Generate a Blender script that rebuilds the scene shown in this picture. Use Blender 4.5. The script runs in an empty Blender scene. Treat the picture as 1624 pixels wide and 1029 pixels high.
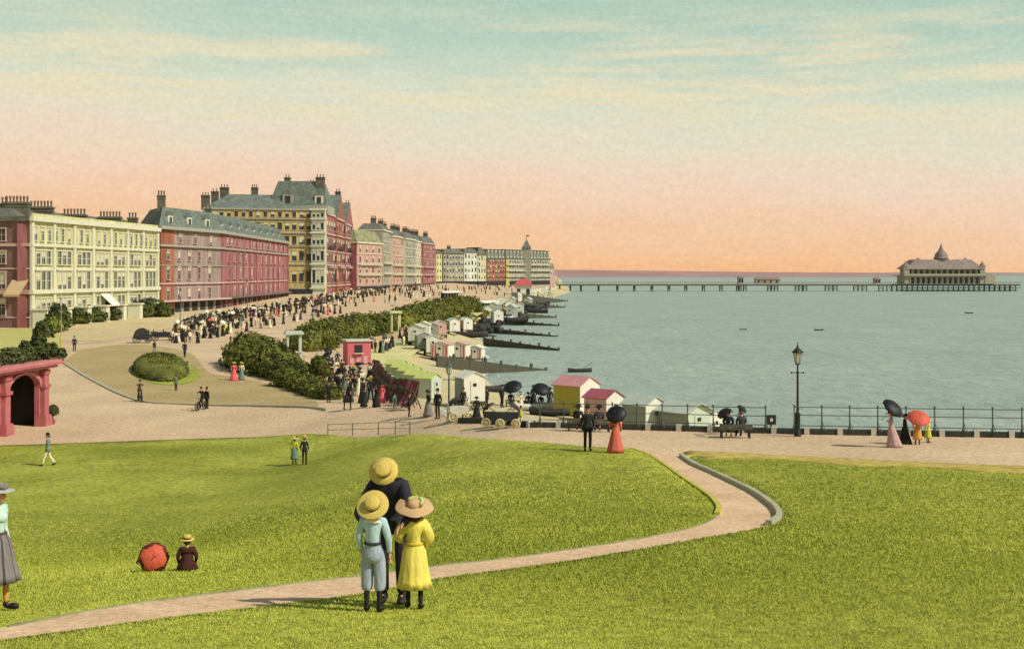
import bpy, bmesh, math, random
import numpy as np
from mathutils import Vector, Matrix, geometry
random.seed(7); rng = np.random.default_rng(7)
S = bpy.context.scene; COL = S.collection
PI = math.pi; R = math.radians
F, CX, HY, HC = 2000.0, 812.0, 434.0, 10.0      # focal length (px of the photo), principal column, horizon row, eye height

# ------------------------------------------------------------------ materials
def srgb(r, g, b):
    f = lambda c: (c/255/12.92) if c/255 <= .04045 else ((c/255+.055)/1.055)**2.4
    return (f(r), f(g), f(b))
MATS = {}
def mat(name, col, rough=.8, var=.15, scale=1.5, bump=0., bscale=12., col2=None, metal=0., spec=.3, fine=0.0, fscale=30., stretch=None):
    if name in MATS: return MATS[name]
    m = bpy.data.materials.new(name); m.use_nodes = True
    nt = m.node_tree; N = nt.nodes; L = nt.links
    b = N['Principled BSDF']; b.inputs['Roughness'].default_value = rough
    b.inputs['Metallic'].default_value = metal; b.inputs['Specular IOR Level'].default_value = spec
    tc = N.new('ShaderNodeTexCoord'); src = tc.outputs['Object']
    if stretch:
        mp = N.new('ShaderNodeMapping'); mp.inputs['Scale'].default_value = stretch
        L.new(src, mp.inputs['Vector']); src = mp.outputs['Vector']
    n = N.new('ShaderNodeTexNoise'); n.inputs['Scale'].default_value = scale; n.inputs['Detail'].default_value = 6
    n.inputs['Roughness'].default_value = .65
    L.new(src, n.inputs['Vector'])
    r = N.new('ShaderNodeValToRGB'); r.color_ramp.elements[0].position = .3; r.color_ramp.elements[1].position = .7
    c2 = col2 if col2 else tuple(min(1, c*(1+var)) for c in col)
    c1 = col if col2 else tuple(c*(1-var) for c in col)
    r.color_ramp.elements[0].color = (*c1, 1); r.color_ramp.elements[1].color = (*c2, 1)
    L.new(n.outputs['Fac'], r.inputs['Fac']); out = r.outputs['Color']
    if fine:
        n2 = N.new('ShaderNodeTexNoise'); n2.inputs['Scale'].default_value = fscale; n2.inputs['Detail'].default_value = 3
        L.new(src, n2.inputs['Vector'])
        mr = N.new('ShaderNodeMapRange'); mr.inputs['From Min'].default_value = .3; mr.inputs['From Max'].default_value = .7
        mr.inputs['To Min'].default_value = 1-fine; mr.inputs['To Max'].default_value = 1+fine
        L.new(n2.outputs['Fac'], mr.inputs['Value'])
        mx = N.new('ShaderNodeMix'); mx.data_type = 'RGBA'; mx.blend_type = 'MULTIPLY'; mx.inputs['Factor'].default_value = 1
        L.new(out, mx.inputs['A']); L.new(mr.outputs['Result'], mx.inputs['B']); out = mx.outputs['Result']
    L.new(out, b.inputs['Base Color'])
    if bump:
        nb = N.new('ShaderNodeTexNoise'); nb.inputs['Scale'].default_value = bscale; nb.inputs['Detail'].default_value = 5
        L.new(src, nb.inputs['Vector'])
        bp = N.new('ShaderNodeBump'); bp.inputs['Strength'].default_value = bump; bp.inputs['Distance'].default_value = .05
        L.new(nb.outputs['Fac'], bp.inputs['Height']); L.new(bp.outputs['Normal'], b.inputs['Normal'])
    MATS[name] = m
    return m
def islands(name, col, col2, rough=.8, nscale=.35):
    """leaf / blade material: each loose leaf gets its own tint"""
    if name in MATS: return MATS[name]
    m = bpy.data.materials.new(name); m.use_nodes = True; nt = m.node_tree; N = nt.nodes; L = nt.links
    b = N['Principled BSDF']; b.inputs['Roughness'].default_value = rough; b.inputs['Specular IOR Level'].default_value = .2
    g = N.new('ShaderNodeNewGeometry'); r = N.new('ShaderNodeValToRGB')
    r.color_ramp.elements[0].color = (*col, 1); r.color_ramp.elements[1].color = (*col2, 1)
    tc = N.new('ShaderNodeTexCoord'); n = N.new('ShaderNodeTexNoise'); n.inputs['Scale'].default_value = nscale; n.inputs['Detail'].default_value = 5
    L.new(tc.outputs['Object'], n.inputs['Vector'])
    a = N.new('ShaderNodeMath'); a.operation = 'MULTIPLY_ADD'; a.inputs[1].default_value = .5
    s = N.new('ShaderNodeMath'); s.operation = 'MULTIPLY_ADD'; s.inputs[1].default_value = 2.2; s.inputs[2].default_value = -.85
    L.new(n.outputs['Fac'], s.inputs[0]); L.new(g.outputs['Random Per Island'], a.inputs[0]); L.new(s.outputs[0], a.inputs[2])
    L.new(a.outputs[0], r.inputs['Fac']); L.new(r.outputs['Color'], b.inputs['Base Color'])
    MATS[name] = m
    return m

# ------------------------------------------------------------------ mesh builder
class MB:
    def __init__(s): s.v = []; s.f = []; s.m = []; s.sm = []
    def add(s, vs, fs, mi=0, smooth=False):
        o = len(s.v); s.v += [tuple(v) for v in vs]
        for f in fs: s.f.append([i+o for i in f]); s.m.append(mi); s.sm.append(smooth)
        return s
    def box(s, c, d, mi=0, rz=0, taper=1.0, M=None):
        x, y, z = d[0]/2, d[1]/2, d[2]/2
        vs = [(-x,-y,-z),(x,-y,-z),(x,y,-z),(-x,y,-z)] + [(a*taper,b*taper,z) for a,b in ((-x,-y),(x,-y),(x,y),(-x,y))]
        cs, sn = math.cos(rz), math.sin(rz)
        if M is None: vs = [(c[0]+a*cs-b*sn, c[1]+a*sn+b*cs, c[2]+e) for a,b,e in vs]
        else: vs = [M @ Vector((c[0]+a, c[1]+b, c[2]+e)) for a,b,e in vs]
        return s.add(vs, [(0,3,2,1),(4,5,6,7),(0,1,5,4),(1,2,6,5),(2,3,7,6),(3,0,4,7)], mi)
    def tube(s, p0, p1, r0, r1=None, n=8, mi=0, caps=True, smooth=True):
        r1 = r0 if r1 is None else r1; p0, p1 = Vector(p0), Vector(p1); d = (p1-p0)
        q = d.to_track_quat('Z', 'Y'); vs = []
        for p, r in ((p0, r0), (p1, r1)):
            for i in range(n): vs.append(p + q @ Vector((r*math.cos(2*PI*i/n), r*math.sin(2*PI*i/n), 0)))
        fs = [(i, (i+1)%n, n+(i+1)%n, n+i) for i in range(n)]
        s.add(vs, fs, mi, smooth)
        if caps: s.add(vs[:n], [tuple(range(n))[::-1]], mi); s.add(vs[n:], [tuple(range(n))], mi)
        return s
    def path(s, pts, r, n=6, mi=0):
        for a, b in zip(pts[:-1], pts[1:]): s.tube(a, b, r, r, n, mi)
        return s
    def lathe(s, prof, n=16, mi=0, M=None, wob=None, smooth=True, close=False):
        vs = []
        for r, z in prof:
            for i in range(n):
                a = 2*PI*i/n; rr = r*(wob(a, z) if wob else 1)
                p = Vector((rr*math.cos(a), rr*math.sin(a), z)); vs.append(M @ p if M is not None else p)
        fs = []
        for k in range(len(prof)-1):
            for i in range(n): fs.append((k*n+i, k*n+(i+1)%n, (k+1)*n+(i+1)%n, (k+1)*n+i))
        s.add(vs, fs, mi, smooth)
        if close: s.add(vs[:n], [tuple(range(n))[::-1]], mi); s.add(vs[-n:], [tuple(range(n))], mi)
        return s
    def prism(s, poly, z0, z1, mi=0, top=True, bottom=False):
        n = len(poly); vs = [(x, y, z0) for x, y in poly] + [(x, y, z1) for x, y in poly]
        fs = [(i, (i+1)%n, n+(i+1)%n, n+i) for i in range(n)]
        if top: fs.append(tuple(range(n, 2*n)))
        if bottom: fs.append(tuple(range(n))[::-1])
        return s.add(vs, fs, mi)
    def ball(s, c, r, mi=0, n=12, k=8):
        rx, ry, rz = (r, r, r) if not hasattr(r, '__len__') else r
        vs = []; fs = []
        for j in range(k+1):
            t = PI*j/k
            for i in range(n):
                a = 2*PI*i/n; vs.append((c[0]+rx*math.sin(t)*math.cos(a), c[1]+ry*math.sin(t)*math.sin(a), c[2]-rz*math.cos(t)))
        for j in range(k):
            for i in range(n): fs.append((j*n+i, j*n+(i+1)%n, (j+1)*n+(i+1)%n, (j+1)*n+i))
        return s.add(vs, fs, mi, True)
    def mesh(s, name, mats):
        me = bpy.data.meshes.new(name); me.from_pydata(s.v, [], s.f)
        for m in (mats if isinstance(mats, (list, tuple)) else [mats]): me.materials.append(m)
        me.polygons.foreach_set('material_index', s.m); me.polygons.foreach_set('use_smooth', s.sm)
        me.update(); return me
    def build(s, name, mats, parent=None, loc=(0,0,0), rz=0):
        return link(name, s.mesh(name, mats), parent, loc, rz)
def link(name, me, parent=None, loc=(0,0,0), rz=0):
    o = bpy.data.objects.new(name, me); COL.objects.link(o); o.location = loc; o.rotation_euler = (0, 0, rz)
    if parent is not None: o.parent = parent
    return o
def tag(o, label=None, cat=None, group=None, kind=None):
    if label: o['label'] = label
    if cat: o['category'] = cat
    if group: o['group'] = group
    if kind: o['kind'] = kind
    return o
def thing(name, label, cat, loc=(0,0,0), rz=0, group=None):
    o = bpy.data.objects.new(name, None); COL.objects.link(o); o.location = loc; o.rotation_euler = (0, 0, rz)
    o.empty_display_size = .3
    return tag(o, label, cat, group)
def copy_tree(o, parent=None, kids=None, recolour=None):
    c = o.copy(); COL.objects.link(c); c.parent = parent
    if recolour and o.type == 'MESH':
        key = o.name.split('.')[0]
        if key in recolour:
            for sl in c.material_slots[:1]: sl.link = 'OBJECT'; sl.material = recolour[key]
    for ch in KIDS.get(o.name, []): copy_tree(ch, c, None, recolour)
    return c
KIDS = {}
def index_kids(o):
    KIDS[o.name] = list(o.children)
    for c in o.children: index_kids(c)

# ------------------------------------------------------------------ terrain
def table(pts, smooth):
    xs = np.arange(0, 6000, .5); p = np.array(pts, float); y = np.interp(xs, p[:,0], p[:,1])
    out = y.copy()
    for s0 in (smooth, smooth):                     # smoothing width grows with distance
        w = np.clip(xs*s0, .5, 60); cs = np.concatenate([[0], np.cumsum(out)*.5])
        a = np.clip(xs-w, 0, 5999); b = np.clip(xs+w, 1, 5999.5)
        ia, ib = (a*2), (b*2)
        out = (np.interp(ib, np.arange(len(cs)), cs)-np.interp(ia, np.arange(len(cs)), cs))/np.maximum((ib-ia)*.5, .25)
    return xs, out
LT = table([(0,8.6),(5,7.7),(10,6.9),(15,6.0),(20,4.95),(30,2.7),(45,.6),(60,-.45),(75,-.85),(100,-.9),(150,-.4),(228,.1),(290,.4),(335,.8),(450,2.2),(500,2.4),(650,3.2),(760,3.9),(900,4.6),(1300,5),(3000,8),(6000,12)], .12)
RT = table([(0,8.3),(5,7.5),(10,6.7),(15,6.0),(20,5.3),(30,4.1),(40,3.3),(50,2.85),(60,2.35),(75,1.85),(90,.7),(105,-.6),(130,-1.0),(157,-1.2),(207,-1.5),(324,-1.2),(645,.6),(1000,1.6),(6000,3)], .07)
X0 = [(0,-14),(76,-14),(105,-30),(150,-36),(200,-36),(324,-34),(645,-40),(1000,-20),(6000,-20)]
X1 = [(0,2),(60,2),(76,-1),(105,-18),(150,-24),(200,-24),(324,-20),(645,-10),(1000,10),(6000,10)]
def tin(t, y):
    a = np.array(t, float); return np.interp(y, a[:,0], a[:,1])
EDGE = [(400,50),(60,56.6),(34,57.6),(23.6,58.2),(13.7,60.3),(1,64.6),(-3.4,74),(-9.5,105),(-14.5,150),(-15.3,200),(-11.8,324),(5,645),(35,1000),(72,2000),(110,3000)]
SHORE = [(500,58),(80,64),(40,74),(24,100),(19.6,119),(12,128),(4,136),(-.9,146),(-3.5,169),(-4.9,199),(-4.8,225),(-5.5,250),(-7.5,285),(-7.0,346),(-2.5,424),(14,609),(24,737),(48,1000),(80,2000),(118,3000)]
def seg_dist(x, y, line):
    x = np.asarray(x, float); y = np.asarray(y, float); best = np.full(x.shape, 1e9)
    for (ax, ay), (bx, by) in zip(line[:-1], line[1:]):
        dx, dy = bx-ax, by-ay; t = np.clip(((x-ax)*dx+(y-ay)*dy)/(dx*dx+dy*dy), 0, 1)
        best = np.minimum(best, np.hypot(x-ax-t*dx, y-ay-t*dy))
    return best
def zland(x, y):
    x = np.asarray(x, float); y = np.clip(np.asarray(y, float), 0, 5990)
    l = np.interp(y, *LT); r = np.interp(y, *RT)
    a, b = tin(X0, y), tin(X1, y); t = np.clip((x-a)/(b-a), 0, 1); t = t*t*(3-2*t)
    near = np.clip((60-y)/20, 0, 1)*.0
    return l*(1-t)+r*t
def inside(x, y, poly):
    x = np.asarray(x, float); y = np.asarray(y, float); r = np.zeros(x.shape, bool); n = len(poly)
    for i in range(n):
        (ax, ay), (bx, by) = poly[i], poly[(i+1)%n]
        if ay == by: continue
        r ^= ((ay > y) != (by > y)) & (x < (bx-ax)*(y-ay)/(by-ay)+ax)
    return r
LAND = [(-900,-20),(400,-20)] + EDGE + [(200,5900),(-3000,5900),(-3000,300)]
SEA_Z = -4.0
def zbeach(x, y):
    a, b = seg_dist(x, y, EDGE), seg_dist(x, y, SHORE); t = a/(a+b+1e-6)
    foot = np.minimum(zland(x, y)-.5, -1.7)
    return foot*(1-t)+(SEA_Z-.03)*t
def zg(x, y):
    """height of whatever carries a thing at x, y"""
    return float(zland(x, y)) if inside(x, y, LAND) else float(zbeach(x, y))
DS = np.concatenate([np.arange(4, 120, .1), np.arange(120, 1100, .5)])
def hit(px, py, fn=None):
    """the spot on the ground that the photo shows at px, py"""
    xs = (px-CX)/F*DS; ray = HC-(py-HY)/F*DS
    if fn is None: z = np.where(inside(xs, DS, LAND), zland(xs, DS), zbeach(xs, DS))
    else: z = fn(xs, DS)
    k = np.argmax(ray <= z); 
    if ray[k] > z[k]: k = len(DS)-1
    return Vector((xs[k], DS[k], z[k]))
def at(px, d): return ((px-CX)/F*d, d)
def zat(py, d): return HC-(py-HY)/F*d

def drape(name, poly, fn, off, m, step=lambda d: max(.5, d*.025), parent=None, smooth=True, ext=(4, 1300), skirt=0):
    """a sheet over the terrain, cut to a polygon"""
    P = np.array(poly, float); pts = []
    # densify the outline
    out = []
    for i in range(len(P)):
        a, b = P[i], P[(i+1)%len(P)]; n = max(1, int(np.hypot(*(b-a))/max(.6, .03*max(4, min(a[1], b[1])))))
        n = min(n, 60)
        for k in range(n): out.append(tuple(a+(b-a)*k/n))
    d = max(P[:,1].min(), ext[0]); rows = [-20, -10, -4, 0, 2] if P[:,1].min() < 4 else []
    while d < min(P[:,1].max(), ext[1]): rows.append(d); d += step(d)
    if P[:,1].max() > ext[1]: rows += [1500, 1900, 2500, 3300, 4300, 5400]
    gx, gy = [], []
    for r in rows:
        st = max(.5, step(max(r, 4))*1.2); lo, hi = max(P[:,0].min(), -max(r, 20)*.75-12), min(P[:,0].max(), max(r, 20)*.75+12)
        a = np.arange(lo, hi, st)+rng.uniform(-.1, .1)*st; gx.append(a); gy.append(np.full(a.shape, r))
    gx = np.concatenate(gx); gy = np.concatenate(gy); O = [tuple(p) for p in out]
    k = inside(gx, gy, O); gx, gy = gx[k], gy[k]
    far = seg_dist(gx, gy, O+[O[0]]) > np.maximum(.2, gy*.006); gx, gy = gx[far], gy[far]
    vs = [Vector(p) for p in O] + [Vector((a, b)) for a, b in zip(gx, gy)]
    r = geometry.delaunay_2d_cdt(vs, [], [list(range(len(O)))], 1, 1e-5)
    V = np.array([(v.x, v.y) for v in r[0]]); z = fn(V[:,0], V[:,1])+(off(V[:,1]) if callable(off) else off)
    me = bpy.data.meshes.new(name); me.from_pydata([(a, b, c) for (a, b), c in zip(V, z)], [], [list(f) for f in r[2]])
    me.materials.append(m); me.polygons.foreach_set('use_smooth', [smooth]*len(me.polygons)); me.update()
    bm = bmesh.new(); bm.from_mesh(me); bmesh.ops.recalc_face_normals(bm, faces=bm.faces)
    if sum(f.normal.z for f in bm.faces) < 0: bmesh.ops.reverse_faces(bm, faces=bm.faces)
    if skirt:
        e = bmesh.ops.extrude_edge_only(bm, edges=[e for e in bm.edges if e.is_boundary])
        for v in e['geom']:
            if isinstance(v, bmesh.types.BMVert): v.co.z -= skirt
    bm.to_mesh(me); bm.free()
    return link(name, me, parent)
def ribbon(name, line, w, h, m, off=0., fn=None, zbase=None):
    """a low kerb or wall of width w, height h along a ground line"""
    pts = []
    for (a, b) in zip(line[:-1], line[1:]):
        a, b = Vector(a), Vector(b); n = max(1, int((b-a).length/max(.5, .02*a.y)))
        n = min(n, 200); pts += [a+(b-a)*k/n for k in range(n)]
    pts.append(Vector(line[-1])); mb = MB(); vs = []
    for i, p in enumerate(pts):
        t = (pts[min(i+1, len(pts)-1)]-pts[max(i-1, 0)]).normalized(); nn = Vector((-t.y, t.x))
        z = float((fn or zland)(p.x, p.y))+off; zb = z-.15 if zbase is None else zbase
        for q, zz in ((-1, zb), (-1, z+h), (1, z+h), (1, zb)): vs.append((p.x+nn.x*w/2*q, p.y+nn.y*w/2*q, zz))
    fs = []
    for i in range(len(pts)-1):
        for k in range(4): fs.append((i*4+k, i*4+(k+1)%4, i*4+4+(k+1)%4, i*4+4+k))
    fs += [(3,2,1,0), tuple(len(vs)-4+k for k in range(4))]
    mb.add(vs, fs); o = mb.build(name, m)
    bm = bmesh.new(); bm.from_mesh(o.data); bmesh.ops.recalc_face_normals(bm, faces=bm.faces); bm.to_mesh(o.data); bm.free()
    return o
def smooth_line(pts, n=6):
    P = [Vector(p) for p in pts]; out = []
    for i in range(len(P)-1):
        p0, p1, p2, p3 = P[max(i-1,0)], P[i], P[i+1], P[min(i+2,len(P)-1)]
        for k in range(n):
            t = k/n
            out.append(.5*((2*p1)+(p2-p0)*t+(2*p0-5*p1+4*p2-p3)*t*t+(3*p1-p0-3*p2+p3)*t**3))
    out.append(P[-1]); return out
# ------------------------------------------------------------------ camera, sky, sun
cam = bpy.data.cameras.new('camera'); co = bpy.data.objects.new('camera', cam); COL.objects.link(co); S.camera = co
co.location = (0, 0, HC); co.rotation_euler = (R(90), 0, 0)
cam.sensor_width = 36; cam.lens = F/1624*36; cam.shift_y = -(514.5-HY)/1624; cam.clip_end = 30000; cam.clip_start = .1
S.view_settings.view_transform = 'Standard'; S.view_settings.look = 'None'; S.view_settings.gamma = 1; S.view_settings.exposure = .08
SUN_EL, SUN_AZ = R(42), R(118)       # azimuth clockwise from +Y: off to the right and a little behind the eye
W = bpy.data.worlds.new('World'); S.world = W; W.use_nodes = True
nt = W.node_tree; N = nt.nodes; L = nt.links; bg = N['Background']
tc = N.new('ShaderNodeTexCoord'); sep = N.new('ShaderNodeSeparateXYZ'); L.new(tc.outputs['Generated'], sep.inputs[0])
# wisps of cloud: noise stretched along the horizon, pushed into the elevation
mp = N.new('ShaderNodeMapping'); mp.inputs['Scale'].default_value = (5, 5, 34); L.new(tc.outputs['Generated'], mp.inputs['Vector'])
n1 = N.new('ShaderNodeTexNoise'); n1.inputs['Scale'].default_value = 1.0; n1.inputs['Detail'].default_value = 7; n1.inputs['Roughness'].default_value = .6
L.new(mp.outputs['Vector'], n1.inputs['Vector'])
def math_node(op, a, b=None, c=None):
    m = N.new('ShaderNodeMath'); m.operation = op
    for i, v in enumerate((a, b, c)):
        if v is None: continue
        if hasattr(v, 'node'): L.new(v, m.inputs[i])
        else: m.inputs[i].default_value = v
    return m.outputs[0]
def sstep(v, a, b):
    m = N.new('ShaderNodeMapRange'); m.interpolation_type = 'SMOOTHSTEP'; L.new(v, m.inputs['Value'])
    m.inputs['From Min'].default_value = a; m.inputs['From Max'].default_value = b; return m.outputs['Result']
elev = sep.outputs['Z']
warp = math_node('MULTIPLY_ADD', n1.outputs['Fac'], .07, -.035)
xt = math_node('MULTIPLY_ADD', sep.outputs['X'], .045, 0)         # the warm band stands higher on the left
# warm band reaches higher on the left than on the right
e2 = math_node('ADD', math_node('ADD', elev, warp), math_node('MULTIPLY', xt, 1.0))
ramp = N.new('ShaderNodeValToRGB'); L.new(math_node('MULTIPLY', e2, 3.0), ramp.inputs['Fac'])
cr = ramp.color_ramp
stops = [(.0, (242,184,138)), (.03, (243,190,142)), (.09, (242,198,158)), (.16, (241,205,175)), (.24, (238,212,188)), (.32, (230,220,197)), (.40, (217,220,198)), (.48, (198,213,194)), (.57, (183,206,190)), (.72, (172,199,184)), (1.0, (166,196,184))]
cr.elements[0].position = 0; cr.elements[0].color = (*srgb(*stops[0][1]), 1)
cr.elements[1].position = 1; cr.elements[1].color = (*srgb(*stops[-1][1]), 1)
for p, c in stops[1:-1]:
    e = cr.elements.new(p); e.color = (*srgb(*c), 1)
# cream streaks
mp2 = N.new('ShaderNodeMapping'); mp2.inputs['Scale'].default_value = (6, 6, 60); mp2.inputs['Location'].default_value = (3.1, 1.7, .4); L.new(tc.outputs['Generated'], mp2.inputs['Vector'])
n2 = N.new('ShaderNodeTexNoise'); n2.inputs['Scale'].default_value = 1.; n2.inputs['Detail'].default_value = 8; n2.inputs['Roughness'].default_value = .62
L.new(mp2.outputs['Vector'], n2.inputs['Vector'])
streak = math_node('MULTIPLY', sstep(n2.outputs['Fac'], .43, .66), math_node('MULTIPLY', sstep(elev, .07, .13), sstep(elev, .23, .15)))
mixc = N.new('ShaderNodeMix'); mixc.data_type = 'RGBA'; L.new(math_node('MULTIPLY', streak, .95), mixc.inputs['Factor'])
L.new(ramp.outputs['Color'], mixc.inputs['A']); mixc.inputs['B'].default_value = (*srgb(232,222,188), 1)
# fine mottling of thin cloud
n3 = N.new('ShaderNodeTexNoise'); n3.inputs['Scale'].default_value = 300; n3.inputs['Detail'].default_value = 3; L.new(tc.outputs['Generated'], n3.inputs['Vector'])
n4 = N.new('ShaderNodeTexNoise'); n4.inputs['Scale'].default_value = 14; n4.inputs['Detail'].default_value = 6; L.new(mp.outputs['Vector'], n4.inputs['Vector'])
mot = math_node('ADD', math_node('MULTIPLY_ADD', n3.outputs['Fac'], .26, .87), math_node('MULTIPLY_ADD', n4.outputs['Fac'], .14, -.07))
mm = N.new('ShaderNodeMix'); mm.data_type = 'RGBA'; mm.blend_type = 'MULTIPLY'; mm.inputs['Factor'].default_value = 1
L.new(mixc.outputs['Result'], mm.inputs['A']); L.new(mot, mm.inputs['B'])
# physical sky adds the daylight of the upper dome
sky = N.new('ShaderNodeTexSky'); sky.sky_type = 'NISHITA'; sky.sun_disc = False; sky.sun_elevation = SUN_EL; sky.sun_rotation = SUN_AZ
bg2 = N.new('ShaderNodeBackground'); L.new(sky.outputs['Color'], bg2.inputs['Color']); bg2.inputs['Strength'].default_value = .07
L.new(mm.outputs['Result'], bg.inputs['Color']); bg.inputs['Strength'].default_value = .96
mixs = N.new('ShaderNodeMixShader'); L.new(sstep(elev, .35, .7), mixs.inputs['Fac'])
L.new(bg.outputs[0], mixs.inputs[1]); L.new(bg2.outputs[0], mixs.inputs[2]); L.new(mixs.outputs[0], N['World Output'].inputs['Surface'])
sl = bpy.data.lights.new('sun', 'SUN'); sl.energy = 3.9; sl.angle = R(.6); sl.color = (1, .93, .82)
so = bpy.data.objects.new('sun', sl); COL.objects.link(so)
sd = Vector((math.sin(SUN_AZ)*math.cos(SUN_EL), math.cos(SUN_AZ)*math.cos(SUN_EL), math.sin(SUN_EL)))
so.rotation_euler = sd.to_track_quat('Z', 'Y').to_euler(); so.location = (40, -20, 60)

# ------------------------------------------------------------------ setting
M_GRAVEL = mat('gravel', (.50,.36,.215), .95, .0, .11, .6, 9, col2=(.68,.50,.30), fine=.26, fscale=5)
M_BEACH = mat('shingle', (.46,.40,.22), .95, 0, .25, .6, 5, col2=(.62,.52,.27), fine=.25, fscale=3)
M_ROAD = mat('sandy_road', (.50,.40,.20), .95, 0, .1, .3, 3, col2=(.62,.50,.27), fine=.15, fscale=1.2)
M_PATH = mat('path_gravel', (.60,.395,.225), .95, 0, .6, .6, 14, col2=(.80,.55,.34), fine=.22, fscale=9)
M_LAWN = mat('lawn', (.175,.20,.022), .95, 0, .12, .7, 7, col2=(.40,.41,.065), fine=.4, fscale=4.5, stretch=(1, .9, 1), spec=.1)
M_DRY = mat('dry_grass', (.42,.33,.07), .95, 0, .4, .6, 9, col2=(.52,.40,.12), fine=.3, fscale=3.5, spec=.1)
M_OLIVE = mat('worn_turf', (.36,.27,.12), .95, 0, .15, .5, 4, col2=(.47,.36,.17), fine=.2, fscale=3, spec=.1)
M_KERB = mat('kerb_stone', (.42,.40,.26), .9, .2, 1.5, .4, 8)
M_EDGE = mat('turf_edge', (.50,.44,.08), .9, .2, 1.5, .4, 8)
M_STONE = mat('dark_stone', (.05,.05,.04), .9, .3, 1., .4, 6)
M_PALE = mat('pale_stone', (.55,.52,.42), .9, .1, 1., .3, 6)

def sheet(name, poly, off, m, **k):
    return tag(drape(name, poly, zland, off, m, **k), kind='structure')
sheet('ground', LAND, 0, M_GRAVEL)
beach_poly = EDGE[:] + SHORE[::-1]
tag(drape('beach', beach_poly, zbeach, 0, M_BEACH), kind='structure')
wl = ribbon('sea_wall', [p for p in EDGE if p[1] < 1800], .5, 0, M_PALE, off=-.03, zbase=-4.6); tag(wl, 'low pale stone wall holding the promenade above the beach', 'sea wall')
# sea
m = bpy.data.materials.new('sea_water'); m.use_nodes = True; nt2 = m.node_tree; b = nt2.nodes['Principled BSDF']
b.inputs['Roughness'].default_value = .55; b.inputs['Specular IOR Level'].default_value = .22
def nn(t): return nt2.nodes.new(t)
tcc = nn('ShaderNodeTexCoord'); mpp = nn('ShaderNodeMapping'); mpp.inputs['Scale'].default_value = (.06, .025, 1)
nt2.links.new(tcc.outputs['Object'], mpp.inputs['Vector'])
na = nn('ShaderNodeTexNoise'); na.inputs['Scale'].default_value = 1; na.inputs['Detail'].default_value = 9; na.inputs['Roughness'].default_value = .7
nt2.links.new(mpp.outputs['Vector'], na.inputs['Vector'])
rr = nn('ShaderNodeValToRGB'); rr.color_ramp.elements[0].position = .25; rr.color_ramp.elements[1].position = .75
rr.color_ramp.elements[0].color = (.245,.31,.262,1); rr.color_ramp.elements[1].color = (.385,.445,.365,1)
nt2.links.new(na.outputs['Fac'], rr.inputs['Fac'])
mp3 = nn('ShaderNodeMapping'); mp3.inputs['Scale'].default_value = (.5, .22, 1); nt2.links.new(tcc.outputs['Object'], mp3.inputs['Vector'])
nb = nn('ShaderNodeTexNoise'); nb.inputs['Scale'].default_value = 1; nb.inputs['Detail'].default_value = 6; nb.inputs['Roughness'].default_value = .7; nt2.links.new(mp3.outputs['Vector'], nb.inputs['Vector'])
mrr = nn('ShaderNodeMapRange'); mrr.inputs['From Min'].default_value = .3; mrr.inputs['From Max'].default_value = .7; mrr.inputs['To Min'].default_value = .80; mrr.inputs['To Max'].default_value = 1.2
nt2.links.new(nb.outputs['Fac'], mrr.inputs['Value'])
mxx = nn('ShaderNodeMix'); mxx.data_type = 'RGBA'; mxx.blend_type = 'MULTIPLY'; mxx.inputs['Factor'].default_value = 1
nt2.links.new(rr.outputs['Color'], mxx.inputs['A']); nt2.links.new(mrr.outputs['Result'], mxx.inputs['B']); nt2.links.new(mxx.outputs['Result'], b.inputs['Base Color'])
bp = nn('ShaderNodeBump'); bp.inputs['Strength'].default_value = .8; bp.inputs['Distance'].default_value = .5
nt2.links.new(nb.outputs['Fac'], bp.inputs['Height']); nt2.links.new(bp.outputs['Normal'], b.inputs['Normal'])
MATS['sea_water'] = m
mb = MB(); ys = [40, 60, 100, 200, 400, 800, 1600, 3200, 6400, 14000, 26000]
vs = [(x, y, SEA_Z) for y in ys for x in (-60 if y < 300 else -14000, 14000)]
mb.add(vs, [(2*i, 2*i+1, 2*i+3, 2*i+2) for i in range(len(ys)-1)])
tag(mb.build('sea', m), kind='structure')
M_FOAM = mat('surf_foam', (.62,.64,.56), .9, .1, .8, .4, 3)
sh = smooth_line([p for p in SHORE if 74 <= p[1] < 800][::-1], 14)[::-1]; rs = random.Random(5)
for off_, ww, zz in ((.3, .5, .02), (2.6, .16, .05)):
    fl = MB(); vs = []
    for i, p in enumerate(sh):
        t = (sh[min(i+1, len(sh)-1)]-sh[max(i-1, 0)]).normalized(); n_ = Vector((t.y, -t.x)); k = max(0, math.sin(i*.37+off_)+.35+rs.uniform(-.4,.4)); o_ = off_+.8*math.sin(i*.5)+rs.uniform(-.2,.2); w_ = ww*k*max(1, p.y/200)
        q = p+n_*o_; vs += [(q.x-n_.x*w_/2, q.y-n_.y*w_/2, SEA_Z+zz), (q.x+n_.x*w_/2, q.y+n_.y*w_/2, SEA_Z+zz)]
    fl.add(vs, [(2*i, 2*i+1, 2*i+3, 2*i+2) for i in range(len(sh)-1)]); tag(fl.build('surf', M_FOAM), kind='structure')
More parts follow.
